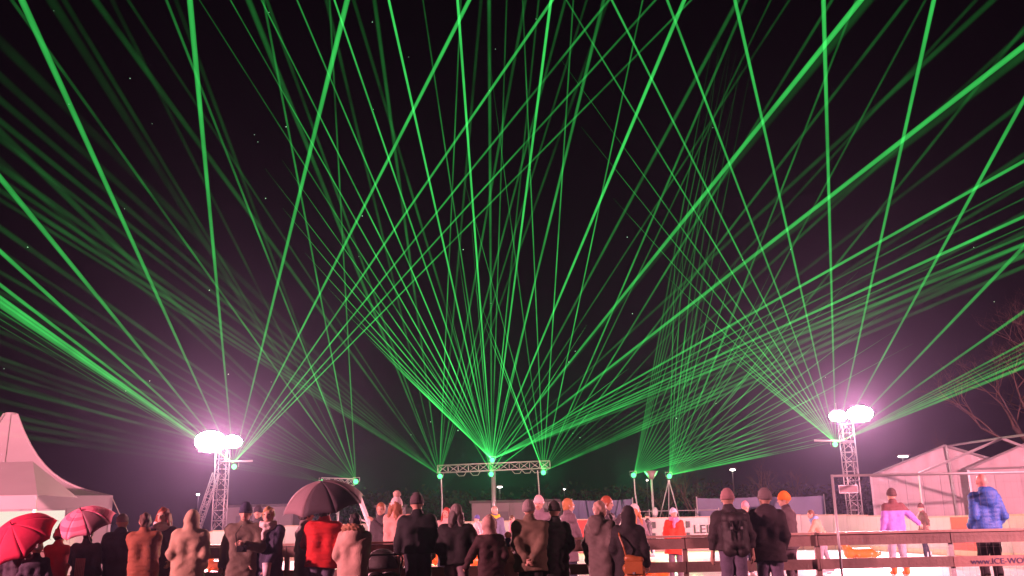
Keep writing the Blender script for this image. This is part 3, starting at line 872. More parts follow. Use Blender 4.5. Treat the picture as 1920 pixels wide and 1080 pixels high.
# ---------------------------------------------------------------- people: signed distance sculpting
class Sdf:
    def __init__(s, h=0.016): s.h = h; s.p = []
    def cone(s, a, b, ra, rb=None, k=.03):
        s.p.append(('c', np.array(a, float), np.array(b, float), ra, ra if rb is None else rb, k)); return s
    def ell(s, c, r, R=None, k=.03, sub=False):
        s.p.append(('e', np.array(c, float), np.array(r, float), None if R is None else np.array(R, float), k, sub)); return s
    def run(s, post=None):
        h = s.h
        lo = np.full(3, 1e9); hi = np.full(3, -1e9); bbs = []
        for p in s.p:
            if p[0] == 'c':
                r = max(p[3], p[4]); l, u = np.minimum(p[1], p[2]) - r, np.maximum(p[1], p[2]) + r
            else:
                rm = p[2] if p[3] is None else np.full(3, p[2].max())
                l, u = p[1] - rm, p[1] + rm
            bbs.append((l, u))
            if not (p[0] == 'e' and p[5]): lo = np.minimum(lo, l); hi = np.maximum(hi, u)
        lo -= 3 * h + .02; hi += 3 * h + .02
        n = np.ceil((hi - lo) / h).astype(int) + 1
        V = np.full(n, 0.12, np.float32)
        ax = [(lo[i] + h * np.arange(n[i])).astype(np.float32) for i in range(3)]
        for p, (l, u) in zip(s.p, bbs):
            pad = .08
            i0 = np.clip(np.floor((l - pad - lo) / h).astype(int), 0, n - 1); i1 = np.clip(np.ceil((u + pad - lo) / h).astype(int) + 1, 1, n)
            sl = tuple(slice(a, b) for a, b in zip(i0, i1))
            X = ax[0][sl[0]][:, None, None]; Y = ax[1][sl[1]][None, :, None]; Z = ax[2][sl[2]][None, None, :]
            if p[0] == 'c':
                a, b, ra, rb, k = p[1:]
                ab = b - a; L2 = max(float(ab @ ab), 1e-9)
                t = np.clip(((X - a[0]) * ab[0] + (Y - a[1]) * ab[1] + (Z - a[2]) * ab[2]) / L2, 0, 1)
                d = np.sqrt((X - a[0] - t * ab[0]) ** 2 + (Y - a[1] - t * ab[1]) ** 2 + (Z - a[2] - t * ab[2]) ** 2) - (ra + (rb - ra) * t)
                sub = False
            else:
                c, r_, R, k, sub = p[1:]
                x, y, z = X - c[0], Y - c[1], Z - c[2]
                if R is not None:
                    x, y, z = R[0, 0] * x + R[1, 0] * y + R[2, 0] * z, R[0, 1] * x + R[1, 1] * y + R[2, 1] * z, R[0, 2] * x + R[1, 2] * y + R[2, 2] * z
                k0 = np.sqrt((x / r_[0]) ** 2 + (y / r_[1]) ** 2 + (z / r_[2]) ** 2)
                k1 = np.sqrt((x / r_[0] ** 2) ** 2 + (y / r_[1] ** 2) ** 2 + (z / r_[2] ** 2) ** 2) + 1e-6
                d = k0 * (k0 - 1) / k1
            o = V[sl]
            if sub:
                V[sl] = np.maximum(o, -d)
            else:
                hh = np.maximum(k - np.abs(o - d), 0) / k
                V[sl] = np.minimum(o, d) - hh * hh * k * .25
        if post is not None:
            X, Y, Z = ax[0][:, None, None], ax[1][None, :, None], ax[2][None, None, :]
            V = post(V, X, Y, Z)
        V[0] = V[-1] = .1; V[:, 0] = V[:, -1] = .1; V[:, :, 0] = V[:, :, -1] = .1
        return surfnet(V, lo, h)

def surfnet(V, lo, h):
    S = V < 0
    c = [S[i:V.shape[0] - 1 + i, j:V.shape[1] - 1 + j, k:V.shape[2] - 1 + k] for i in (0, 1) for j in (0, 1) for k in (0, 1)]
    al = c[0].copy(); an = c[0].copy()
    for q in c[1:]: al &= q; an |= q
    act = an & ~al
    I = np.argwhere(act)
    if len(I) == 0: return np.zeros((0, 3)), np.zeros((0, 4), int)
    idx = np.full(act.shape, -1, np.int64); idx[act] = np.arange(len(I))
    acc = np.zeros((len(I), 3)); cnt = np.zeros(len(I))
    offs = [(i, j, k) for i in (0, 1) for j in (0, 1) for k in (0, 1)]
    for a in offs:
        for d in range(3):
            if a[d]: continue
            b = list(a); b[d] = 1
            v0 = V[I[:, 0] + a[0], I[:, 1] + a[1], I[:, 2] + a[2]]; v1 = V[I[:, 0] + b[0], I[:, 1] + b[1], I[:, 2] + b[2]]
            cr = (v0 < 0) != (v1 < 0)
            t = np.where(cr, v0 / np.where(cr, v0 - v1, 1), 0)
            pos = np.tile(np.array(a, float), (len(I), 1)); pos[:, d] = t
            acc[cr] += pos[cr]; cnt[cr] += 1
    P = lo + h * (I + acc / cnt[:, None])
    Q = []
    for d in range(3):
        e1, e2 = (d + 1) % 3, (d + 2) % 3
        sa = [slice(None)] * 3; sb = [slice(None)] * 3
        sa[d] = slice(0, -1); sb[d] = slice(1, None)
        A, B_ = S[tuple(sa)], S[tuple(sb)]
        E_ = np.argwhere(A != B_)
        E_ = E_[(E_[:, e1] > 0) & (E_[:, e2] > 0) & (E_[:, e1] < V.shape[e1] - 1) & (E_[:, e2] < V.shape[e2] - 1)]
        flip = A[E_[:, 0], E_[:, 1], E_[:, 2]]
        def cell(o1, o2):
            q = E_.copy(); q[:, e1] -= o1; q[:, e2] -= o2
            return idx[q[:, 0], q[:, 1], q[:, 2]]
        q = np.stack([cell(1, 1), cell(0, 1), cell(0, 0), cell(1, 0)], 1)
        q[~flip] = q[~flip][:, ::-1]
        Q.append(q)
    return P, np.concatenate(Q)

def np_mesh(name, P, Q, mt, smooth=True):
    me = bpy.data.meshes.new(name)
    me.vertices.add(len(P)); me.vertices.foreach_set('co', np.asarray(P, np.float32).ravel())
    me.loops.add(len(Q) * 4); me.loops.foreach_set('vertex_index', np.asarray(Q, np.int32).ravel())
    me.polygons.add(len(Q)); me.polygons.foreach_set('loop_start', np.arange(0, len(Q) * 4, 4, dtype=np.int32))
    me.update(calc_edges=True)
    if smooth: me.polygons.foreach_set('use_smooth', np.ones(len(Q), bool))
    me.materials.append(mt)
    return me

def rotx(a): return np.array(Matrix.Rotation(a, 3, 'X'))
def rotz(a): return np.array(Matrix.Rotation(a, 3, 'Z'))

def ik(s, w, pole, l1, l2):
    s, w, pole = (np.array(v, float) for v in (s, w, pole))
    d = w - s; D = np.linalg.norm(d)
    if D > (l1 + l2) * .995: w = s + d / D * (l1 + l2) * .995; d = w - s; D = np.linalg.norm(d)
    dn = d / D
    a = (l1 * l1 - l2 * l2 + D * D) / (2 * D); hh = math.sqrt(max(l1 * l1 - a * a, 1e-6))
    pv = pole - s; pv = pv - dn * (pv @ dn); pv /= (np.linalg.norm(pv) + 1e-9)
    return s + dn * a + pv * hh, w

POSES = {  # wrist target and elbow pole of the right arm, on a 1.75 m figure facing +Y
    'down': ((.275, .04, .87), (.4, -.4, 1.1)), 'pocket': ((.21, .12, .95), (.36, -.55, 1.1)), 'chest': ((.06, .27, 1.17), (.6, 0, .9)),
    'phone': ((.07, .33, 1.40), (.5, .1, .9)), 'behind': ((.05, -.19, .93), (.6, -.25, 1.2)), 'out': ((.60, .10, 1.0), (.5, -.3, .8)),
    'raise': ((.27, .12, 1.83), (.6, .1, 1.4)), 'rail': ((.17, .42, 1.05), (.6, .0, .95)), 'umb': ((.10, .27, 1.27), (.5, 0, .9)),
    'front': ((.05, .25, .92), (.6, 0, 1.0)), 'hold': ((.42, .12, .95), (.5, -.3, 1.0)), 'swing': ((.34, -.22, .98), (.5, -.5, 1.2)), 'cup': ((.05, .2, .86), (.6, -.1, .95)),
}

NP_ = [0]
def person(px, ytop, Y, label, yaw=0.0, coat=(.02, .02, .02), hem=.80, trousers=(.03, .035, .06), arms=('pocket', 'pocket'), head=('hair', (.1, .06, .03)), lean=0.0, hyaw=0.0, hpitch=0.0,
           bulk=0.0, puffer=0, hood=None, fur=None, scarf=None, ice=False, H=None, group=None, flare=.02, yoke=None, yoke_z=1.30, fine=True, kid=1.0, wide=1.0, skin=None, glove=None, fold=.010, collar=None, skatecol=(.7, .62, .62), stride=0.0, coat_rough=.75):
    seed = NP_[0]; NP_[0] += 1
    base_z = ICE + .06 if ice else 0.0
    top = at(px, ytop, Y)
    extra = {'beanie': .035, 'pompom': .12, 'hair': .012, 'hood': .04, 'bun': .03, 'bald': 0, 'long': .012}.get(head[0], .01)
    if hood == 'up': extra = .045
    if H is None: H = max(.9, (top.z - base_z)) - extra
    s = H / 1.75
    x = xat(px, Y, base_z + H * .8)
    root = None
    hv = (0.0165 if fine else .023) / max(.75, s)
    hz = kid       # larger heads on children
    if hyaw == 0.0 and head[0] != 'hood': hyaw = random.uniform(-.45, .45)
    if hpitch == 0.0: hpitch = random.uniform(-.10, .16)
    ca, sa = math.cos(lean), math.sin(lean)
    def T(p):
        p = np.array(p, float)
        if p[2] > .93:
            y, z = p[1], p[2] - .93
            return np.array((p[0], y * ca + z * sa, .93 - y * sa + z * ca))
        return p
    HC = T((0, .025, 1.625)); HC[1] += .03 * sa
    HR = rotz(-hyaw) @ rotx(-(hpitch + lean * .35))
    def hp(p): return HC + HR @ (np.array(p, float) * hz)
    W = wide
    sh = [T((-.172 * W, 0, 1.385)), T((.172 * W, 0, 1.385))]
    arm = []
    for i, sg in enumerate((-1, 1)):
        w, po = POSES[arms[i]]
        w = T((w[0] * sg, w[1], w[2])); po = T((po[0] * sg, po[1], po[2]))
        arm.append(ik(sh[i], w, po, .285, .255))
    hipz = .91
    ft = [np.array((-.105, .0 + stride, .085)), np.array((.105, .0 - stride, .085))]
    kn = [np.array((-.10, .03 + stride * .6, .49)), np.array((.10, .03 - stride * .3, .49))]
    # ---- body: one continuous surface
    B_ = Sdf(hv)
    B_.cone(T((-.085, 0, 1.33)), (-.075, 0, .98), .095, .09).cone(T((.085, 0, 1.33)), (.075, 0, .98), .095, .09)
    B_.cone(sh[0], sh[1], .06).cone(T((0, 0, 1.40)), hp((0, -.005, -.05)), .058, .052)
    for i in range(2):
        B_.cone((.085 * (i * 2 - 1), 0, hipz), kn[i], .082, .056).cone(kn[i], ft[i], .054, .036).cone(ft[i] + (0, -.03, -.05), ft[i] + (0, .12, -.055), .035, .03)
        el, wr = arm[i]
        B_.cone(sh[i], el, .052, .042).cone(el, wr, .041, .028)
        dirn = (wr - el) / np.linalg.norm(wr - el)
        B_.cone(wr, wr + dirn * .075, .03, .034, .015)
    B_.ell(hp((0, -.012, .018)), np.array((.077, .096, .102)) * hz, HR, .02).ell(hp((0, .022, -.058)), np.array((.056, .066, .066)) * hz, HR, .035)
    B_.cone(hp((0, .078, .012)), hp((0, .104, -.026)), .011 * hz, .017 * hz, .012).cone(hp((-.02, .07, -.075)), hp((.02, .07, -.075)), .018 * hz, None, .02)
    for sg in (-1, 1):
        B_.ell(hp((sg * .08, -.012, -.012)), np.array((.014, .026, .034)) * hz, HR, .012)
        B_.cone(hp((sg * .012, .083, .026)), hp((sg * .05, .07, .026)), .012 * hz, None, .012)
    P, Q = B_.run()
    P = list(map(tuple, P)); Q = list(map(tuple, Q))
    mb = MB(); mb.v = P; mb.f = Q
    # fingers: four of different length and a thumb, slightly curled, rooted in the palm
    for i, sg in enumerate((-1, 1)):
        el, wr = arm[i]
        d = Vector(wr - el).normalized()
        inward = Vector((-sg, .35, 0)); inward = (inward - d * inward.dot(d)).normalized()
        side = d.cross(inward).normalized()
        pal = Vector(wr) + d * .07
        for q, L in enumerate((.062, .074, .07, .055)):
            b0 = pal + side * ((q - 1.5) * .0185)
            k1 = b0 + d * (L * .55); k2 = k1 + (d * .75 + inward * .65) * (L * .35); k3 = k2 + (d * .3 + inward * .95) * (L * .3)
            mb.path([b0 - d * .03, b0, k1, k2, k3], [.0095, .0095, .009, .008, .006], 6)
        th0 = Vector(wr) + d * .025 + side * (-.03)
        mb.path([th0 + side * .015, th0, th0 + (d * .6 - side * .6 + inward * .3) * .04, th0 + (d * .9 - side * .55 + inward * .6) * .06], [.012, .012, .010, .007], 6)
    nbody = len(mb.f)
    for sg in (-1, 1):
        mb.ball(hp((sg * .033, .079, .006)), (.0125 * hz, .010 * hz, .008 * hz), 6, 4)
    me = bpy.data.meshes.new('person'); me.from_pydata([tuple(np.array(v) * s) for v in mb.v], [], mb.f)
    me.polygons.foreach_set('use_smooth', [True] * len(me.polygons))
    sk = SKIN if skin is None else skin
    me.materials.append(sk); me.materials.append(EYE); me.materials.append(LIPS)
    mi = np.zeros(len(me.polygons), np.int32); mi[nbody:] = 1
    C = np.zeros(len(me.polygons) * 3, np.float32); me.polygons.foreach_get('center', C); C = C.reshape(-1, 3)[:nbody] / s
    Lc = (C - HC) @ HR / hz
    mi[:nbody][(np.abs(Lc[:, 0]) < .026) & (Lc[:, 1] > .06) & (np.abs(Lc[:, 2] + .052) < .0085)] = 2
    me.polygons.foreach_set('material_index', mi); me.update()
    root = link_mesh('person', me)
    root.location = (x, Y, base_z); root.rotation_euler = (random.uniform(-.02, .02), random.uniform(-.035, .035), yaw)
    tag(root, label, 'person', group or ('skaters on the ice' if ice else 'spectators along the fence'))
    def put(name, P, Q, mt):
        if len(P) == 0: return None
        return link_mesh(name, np_mesh(name, P * s, Q, mt), None, root)
    cm = lambda nm, c, r=.8, v=.28, b=.45: mat(nm + '_%02d' % seed, c, r, 0, v, 11, b, 75, .3)
    # ---- trousers
    T_ = Sdf(hv)
    for i in range(2):
        T_.cone((.082 * (i * 2 - 1), 0, hipz), kn[i], .108, .078).cone(kn[i], ft[i] + (0, 0, .02), .076, .064)
    T_.cone((-.07, 0, .97), (.07, 0, .97), .115)
    ph = rng.uniform(0, 6, 4)
    def fold_t(V, X, Y_, Z): return np.maximum(V - .006 * np.sin(38 * Z + 9 * X + ph[0]) * np.sin(17 * X + 11 * Y_ + ph[1]), .055 - Z)
    put('trousers', *T_.run(fold_t), cm('trouser_cloth', trousers))
    # ---- shoes or skates
    for i in range(2):
        S_ = Sdf(.018).cone(ft[i] + (0, -.04, -.035), ft[i] + (0, .13, -.045), .05, .043).cone(ft[i] + (0, -.03, .0), ft[i] + (0, -.03, .11 if ice else .05), .055, .058)
        def flat(V, X, Y_, Z): return np.maximum(V, .0 - Z)
        shoe = put('skate' if ice else 'shoe', *S_.run(flat), cm('shoe_leather', skatecol if ice else (.02, .018, .016), .4))
        if ice and shoe:
            f_ = ft[i] * s
            MB().box((f_[0], f_[1] + .04 * s, -.03), (.006, .27 * s, .058)).build('blade', STEEL, shoe)
    # ---- coat
    b = bulk
    K = Sdf(hv)
    K.cone(T((-.088 * W, -.01, 1.32)), (-.085 * W, 0, .96), .118 + b, .112 + b, .05).cone(T((.088 * W, -.01, 1.32)), (.085 * W, 0, .96), .118 + b, .112 + b, .05)
    K.cone(sh[0] + (.02, 0, -.01), sh[1] + (-.02, 0, -.01), .085 + b * .6, None, .04)
    if hem < .95:
        fl = flare * (1 - hem) * 2
        for xx in (-1, 1):
            K.cone((.085 * W * xx, 0, .96), (.09 * W * xx, .005, hem - .03), .114 + b, .122 + b + fl, .05)
        K.cone((0, 0, .96), (0, .005, hem - .03), .12 + b, .13 + b + fl, .05)
    K.cone(T((0, -.01, 1.36)), T((0, -.005, 1.455)), .125 + b * .4, .078, .05)
    K.cone(T((0, -.01, 1.42)), T((0, .0, 1.49)), .082, .077 if collar is None else .09, .03)
    for i in range(2):
        el, wr = arm[i]
        K.cone(sh[i], el, .076 + b * .6, .066 + b * .5, .035).cone(el, el + (wr - el) * .93, .064 + b * .5, .048 + b * .35, .03)
    for i in range(2):
        el, wr = arm[i]; K.cone(el + (wr - el) * .86, el + (wr - el) * .93, .054 + b * .4, None, .01)
    if hood == 'down':
        K.ell(T((0, -.125, 1.45)), (.145, .075, .095), None, .05).ell(T((0, -.15, 1.36)), (.10, .055, .10), None, .05)
    if hood == 'up':
        K.ell(hp((0, -.02, .015)), np.array((.108, .130, .140)) * hz, HR, .03).ell(hp((0, -.09, .04)), np.array((.07, .08, .085)) * hz, HR, .05)
        K.cone(hp((0, -.03, -.05)), T((0, -.03, 1.42)), .11, .115, .05)
        K.ell(hp((0, .135, -.01)), np.array((.072, .095, .098)) * hz, HR, .02, True)
    ph2 = rng.uniform(0, 6, 8)
    WV = [(rng.uniform(-14, 14), rng.uniform(-12, 12), rng.uniform(16, 32) * (1 + .4 * q), rng.uniform(0, 6), rng.uniform(0, 6)) for q in range(5)]
    def post(V, X, Y_, Z):
        zz = Z + .10 * np.sin(3 * X + ph2[7]) * .2
        if puffer:
            V = V - .010 * (np.abs(np.sin(PI * (zz + .006 * np.sin(9 * X + ph2[0]) + .006 * np.sin(9 * Y_)) / (.092 if puffer == 1 else .06))) ** .6 - .45)
        wv = 0
        for q in range(5):
            kx, ky, kz, p0, p1 = WV[q]
            wv = wv + np.sin(kx * X + ky * Y_ + kz * Z + p0 + 1.3 * np.sin(.6 * kz * X + 7 * Z + p1)) * (1 - .12 * q)
        V = V - (.16 if puffer else .34) * fold * wv
        return np.maximum(V, hem + .012 * np.sin(9 * X + ph2[2]) - Z)
    Pc, Qc = K.run(post)
    coat_o = put('coat', Pc, Qc, cm('coat_cloth', coat, coat_rough))
    if yoke is not None and coat_o is not None:
        coat_o.data.materials.append(cm('yoke_cloth', yoke))
        zc = Pc[Qc].mean(1)
        coat_o.data.polygons.foreach_set('material_index', (zc[:, 2] > yoke_z).astype(np.int32))
    if hood == 'down' and fur is not None:
        Fz = Sdf(hv)
        pts = [T((.135 * math.sin(t), -.075 - .10 * math.cos(t), 1.50 + .035 * math.cos(t))) for t in np.linspace(-1.9, 1.9, 9)]
        for a_, b__ in zip(pts[:-1], pts[1:]): Fz.cone(a_, b__, .046, None, .03)
        def furr(V, X, Y_, Z): return V - .012 * np.sin(95 * X + 30 * Z) * np.sin(80 * Y_ + 60 * Z) - .008 * np.sin(130 * Z + 70 * X)
        put('fur_trim', *Fz.run(furr), cm('fur', fur, .9, .35))
    if hood == 'up' and fur is not None:
        Fz = Sdf(hv)
        pts = [hp((.085 * math.sin(t), .075, .0 + .115 * math.cos(t))) for t in np.linspace(-2.5, 2.5, 10)]
        for a_, b__ in zip(pts[:-1], pts[1:]): Fz.cone(a_, b__, .036, None, .03)
        Fz.cone(hp((0, -.05, .12)), hp((0, .06, .135)), .03)
        def furr(V, X, Y_, Z): return V - .012 * np.sin(95 * X + 30 * Z) * np.sin(80 * Y_ + 60 * Z)
        put('fur_trim', *Fz.run(furr), cm('fur', fur, .9, .35))
    # ---- hair, hats
    def headgear(name, S, postf, mt): return put(name, *S.run(postf), mt)
    def hclip(zmin, tilt=0.0):
        u = HR @ np.array((0, tilt, 1.0)); 
        def f(V, X, Y_, Z): return np.maximum(V, (zmin * hz - ((X - HC[0]) * u[0] + (Y_ - HC[1]) * u[1] + (Z - HC[2]) * u[2])))
        return f
    kind, hc = head[0], head[1]
    hf = .0125 / max(.75, s) if fine else hv
    if kind in ('hair', 'long', 'bun') and hood != 'up' or kind in ('beanie', 'pompom') and len(head) > 2:
        hcol = hc if kind in ('hair', 'long', 'bun') else head[2]
        S_ = Sdf(hf).ell(hp((0, -.018, .022)), np.array((.088, .104, .110)) * hz, HR, .02)
        if kind == 'long' or (len(head) > 3):
            S_.cone(hp((-.05, -.06, -.02)), T((-.08, -.08, 1.36)), .06, .045, .04).cone(hp((.05, -.06, -.02)), T((.08, -.08, 1.36)), .06, .045, .04)
            S_.cone(hp((-.075, -.0, .0)), T((-.12, .05, 1.34)), .03, .03, .03).cone(hp((.075, -.0, .0)), T((.12, .05, 1.34)), .03, .03, .03)
        elif kind in ('beanie', 'pompom'):
            pass
        else:
            S_.ell(hp((0, -.07, -.05)), np.array((.065, .05, .05)) * hz, HR, .03)
        if kind == 'bun': S_.ell(hp((0, -.09, .075)), np.array((.05, .045, .05)) * hz, HR, .02)
        S_.ell(hp((0, .095, -.045)), np.array((.068, .085, .100)) * hz, HR, .02, True)
        def hairn(V, X, Y_, Z): return V - .006 * np.sin(75 * X + 14 * Z + 2 * np.sin(30 * Z)) - .004 * np.sin(90 * Y_ + 40 * X) * np.sin(45 * Z)
        headgear('hair', S_, hairn, cm('hair_strands', hcol, .55, .35))
    if kind in ('beanie', 'pompom') and hood != 'up':
        S_ = Sdf(hf).ell(hp((0, -.014, .034)), np.array((.093, .112, .104)) * hz, HR, .02).ell(hp((0, -.018, .08)), np.array((.06, .07, .075)) * hz, HR, .04)
        cl = hclip(-.005, -.12)
        def kn_(V, X, Y_, Z):
            V = V - .0025 * np.sin(230 * X) - .0025 * np.sin(150 * Z)
            return cl(V, X, Y_, Z)
        hat = headgear('hat', S_, kn_, cm('knit', hc, .9, .2))
        S_ = Sdf(hf).ell(hp((0, -.014, .02)), np.array((.100, .119, .095)) * hz, HR, .02)
        c1 = hclip(-.012, -.12); uu = HR @ np.array((0, -.12, 1.0))
        def cuff(V, X, Y_, Z):
            q = (X - HC[0]) * uu[0] + (Y_ - HC[1]) * uu[1] + (Z - HC[2]) * uu[2]
            return np.maximum(np.maximum(V - .003 * np.sin(200 * X), -.012 * hz - q), q - .045 * hz)
        P2, Q2 = S_.run(cuff)
        if hat is not None:
            o2 = link_mesh('cuff', np_mesh('cuff', P2 * s, Q2, cm('knit_cuff', tuple(c * .9 for c in hc), .9, .2)), None, hat)
            if kind == 'pompom':
                pc = hp((0, -.03, .19))
                S_ = Sdf(hf).ell(pc, np.array((.068, .068, .064)) * hz)
                def pm(V, X, Y_, Z): return V - .009 * np.sin(90 * X) * np.sin(85 * Y_) * np.sin(95 * Z)
                P2, Q2 = S_.run(pm)
                link_mesh('pompom', np_mesh('pompom', P2 * s, Q2, cm('pompom_fur', head[2] if len(head) > 2 and False else (.6, .42, .36), .95, .3)), None, hat)
    if kind == 'cap':
        S_ = Sdf(hf).ell(hp((0, -.014, .032)), np.array((.090, .109, .098)) * hz, HR, .02).ell(hp((0, .12, .03)), np.array((.06, .07, .014)) * hz, HR, .015)
        headgear('cap', S_, hclip(.0, -.06), cm('cap_cloth', hc, .7))
    if scarf is not None:
        S_ = Sdf(hv)
        pts = [T((.085 * math.cos(t), .01 + .085 * math.sin(t), 1.475 + .015 * math.sin(2 * t))) for t in np.linspace(0, 2 * PI, 11)]
        for a_, b__ in zip(pts[:-1], pts[1:]): S_.cone(a_, b__, .048, None, .03)
        S_.cone(T((0, .09, 1.46)), T((.03, .14, 1.30)), .05, .04)
        def sf(V, X, Y_, Z): return V - .009 * np.sin(60 * Z + 25 * X) - .005 * np.sin(70 * X)
        put('scarf', *S_.run(sf), cm('scarf_knit', scarf, .9, .25))
    if glove is not None:
        for i in range(2):
            el, wr = arm[i]; d = (wr - el) / np.linalg.norm(wr - el)
            S_ = Sdf(.014).cone(wr - d * .03, wr + d * .08, .043, .046, .02).cone(wr + d * .07, wr + d * .15, .045, .03, .02).cone(wr + d * .03, wr + d * .07 + np.array((0, .05, 0)), .022, .018, .02)
            put('mitten', *S_.run(), cm('mitten_knit', glove, .9))
    bpy_hand = root.matrix_basis if True else None
    info = {'root': root, 'wrist': [Vector(arm[i][1]) * s for i in range(2)], 's': s, 'T': T, 'x': x, 'Y': Y, 'z': base_z, 'yaw': yaw}
    return info
def wpos(inf, p):
    """a local point of a person (1.75 m figure units) in the world"""
    return Matrix.Translation((inf['x'], inf['Y'], inf['z'])) @ (Matrix.Rotation(inf['yaw'], 4, 'Z') @ (Vector(p) * inf['s']))
def whand(inf, i):
    return Matrix.Translation((inf['x'], inf['Y'], inf['z'])) @ (Matrix.Rotation(inf['yaw'], 4, 'Z') @ inf['wrist'][i])

# ---- left group
p_dark_umb = person(30, 994, 13.6, 'person in a dark coat half hidden under the crimson umbrella', R_(-20), (.045, .03, .05), .62, head=('hair', (.05, .03, .03)), arms=('pocket', 'umb'))
person(71, 1011, 13.2, 'child in a white knit hat and dark jacket beside the crimson umbrella', R_(15), (.05, .035, .06), .62, head=('beanie', (.75, .62, .62)), kid=1.15, arms=('down', 'down'))
person(103, 988, 13.9, 'person in a plain red coat left of the pink striped umbrella', R_(0), (.42, .025, .035), .55, head=('hair', (.10, .02, .02)), arms=('front', 'front'), wide=.95)
p_pink_umb = person(160, 984, 13.8, 'person in a dark coat with pale hanging scarf under the pink umbrella', R_(0), (.03, .035, .042), .5, head=('hair', (.06, .05, .05)), arms=('umb', 'pocket'), wide=1.1)
person(228, 962, 13.9, 'grey haired person in a broad dark navy coat right of the pink umbrella', R_(-8), (.028, .03, .042), .45, head=('cap', (.30, .24, .25)), arms=('pocket', 'pocket'), wide=1.18, bulk=.02)
person(277, 957, 13.5, 'brown haired person with bun in a rust orange quilted coat', R_(8), (.26, .085, .045), .55, head=('bun', (.10, .045, .035)), puffer=2, arms=('front', 'front'), bulk=.015)
person(304, 950, 14.5, 'long red haired person with white scarf facing the camera', R_(176), (.09, .06, .085), .6, head=('long', (.26, .06, .03)), scarf=(.72, .62, .64), arms=('pocket', 'pocket'))
person(351, 952, 13.6, 'person in a long beige parka with the hood up', R_(10), (.46, .33, .23), .66, head=('hair', (.1, .06, .04)), hood='up', arms=('pocket', 'pocket'), bulk=.035, fold=.007, wide=1.08)
p_cam = person(453, 940, 13.8, 'man in a navy beanie and olive grey jacket facing the camera', R_(188), (.155, .125, .095), .72, head=('beanie', (.05, .05, .10)), arms=('chest', 'down'), bulk=.02, fold=.008, trousers=(.06, .045, .07), hyaw=R_(4), wide=1.08)
p_cup = person(508, 948, 13.9, 'blond short haired person in white scarf and navy coat facing the camera', R_(174), (.045, .042, .085), .66, head=('hair', (.45, .27, .12)), scarf=(.74, .62, .60), arms=('cup', 'pocket'), hyaw=R_(-5), bulk=.01)
person(488, 946, 19.0, 'skater in a dark beanie and dark grey jacket behind the couple', R_(170), (.06, .06, .065), .8, head=('beanie', (.06, .05, .07)), ice=True, fine=False)
p_red = person(602, 958, 14.0, 'person in a bright red quilted jacket under the dark umbrella', R_(5), (.55, .018, .02), .82, head=('hair', (.03, .02, .02)), puffer=2, arms=('umb', 'pocket'), bulk=.025, trousers=(.10, .09, .14), collar=1, wide=1.08, H=1.72)
person(570, 966, 14.35, 'person in a grey coat tucked close under the left of the dark umbrella', R_(-65), (.20, .16, .165), .55, head=('hair', (.05, .04, .04)), arms=('down', 'front'), H=1.68)
person(659, 960, 13.2, 'person in a long beige parka with brown fur trimmed hood down', R_(-10), (.50, .33, .27), .52, head=('hair', (.025, .018, .02)), hood='down', fur=(.36, .19, .11), arms=('pocket', 'front'), bulk=.03, fold=.006, wide=1.05)
# ---- behind them on the ice
person(737, 920, 16.0, 'skater in peach coat and white pompom hat looking away', R_(-30), (.62, .36, .31), .62, head=('pompom', (.80, .66, .66), (.30, .13, .07), 1), arms=('phone', 'rail'), ice=True, bulk=.01)
person(714, 941, 17.6, 'slim dark clothed skater left of the white pompom hat', R_(150), (.06, .05, .06), .8, head=('hair', (.35, .14, .07)), ice=True, fine=False, arms=('phone', 'down'))
# ---- centre
person(787, 922, 13.8, 'tall man in a plain black jacket seen from behind', R_(0), (.012, .012, .016), .95, head=('beanie', (.10, .075, .085)), arms=('down', 'pocket'), trousers=(.028, .024, .034), bulk=.02, wide=1.08, fold=.008)
person(835, 950, 20.0, 'red haired skater in a pale jacket with reddened face', R_(165), (.55, .38, .36), .8, head=('long', (.36, .05, .04)), ice=True, fine=False, arms=('chest', 'down'))
person(857, 943, 13.7, 'person in a black jacket, grey hood and pale grey skirt', R_(-5), (.014, .012, .015), .88, head=('beanie', (.22, .18, .18), (.10, .08, .08), 1), arms=('pocket', 'hold'), trousers=(.24, .18, .20), bulk=.03, wide=1.12, fold=.008)
kid = person(922, 964, 13.6, 'child in a dark brown coat with pale fur hood and yellow badge', R_(12), (.045, .022, .025), .45, head=('hair', (.1, .06, .04)), hood='up', fur=(.48, .30, .27), yoke=(.46, .29, .26), yoke_z=1.47, arms=('hold', 'pocket'), kid=1.1, bulk=.015)
person(930, 948, 23.0, 'skater in a grey blue jacket with yellow collar', R_(-30), (.16, .17, .26), .8, head=('bald', (0, 0, 0)), ice=True, fine=False, scarf=(.75, .62, .05), arms=('down', 'down'))
person(955, 996, 14.1, 'small child in a navy hat and pink striped jacket', R_(35), (.55, .33, .36), .82, head=('pompom', (.02, .025, .12)), kid=1.2, trousers=(.018, .02, .035), arms=('rail', 'rail'))
person(994, 935, 13.8, 'man in a grey beanie and olive parka with hands behind his back', R_(-6), (.15, .11, .075), .74, head=('beanie', (.30, .25, .26)), arms=('behind', 'behind'), bulk=.03, wide=1.1, trousers=(.02, .016, .02), collar=1, fold=.013)
person(1012, 927, 17.2, 'skater in a mauve jacket and pale pink hat behind the olive parka', R_(160), (.26, .19, .24), .8, head=('beanie', (.8, .58, .6)), ice=True, fine=False)
person(1038, 937, 13.9, 'person in a dark beanie and long black coat beside the olive parka', R_(28), (.014, .013, .014), .6, head=('beanie', (.035, .03, .03)), arms=('down', 'pocket'), bulk=.01)
person(1066, 933, 17.0, 'skater with tousled blond hair in a mauve grey coat', R_(-70), (.18, .13, .16), .6, head=('hair', (.48, .22, .09)), ice=True, arms=('front', 'front'), hpitch=-.2)
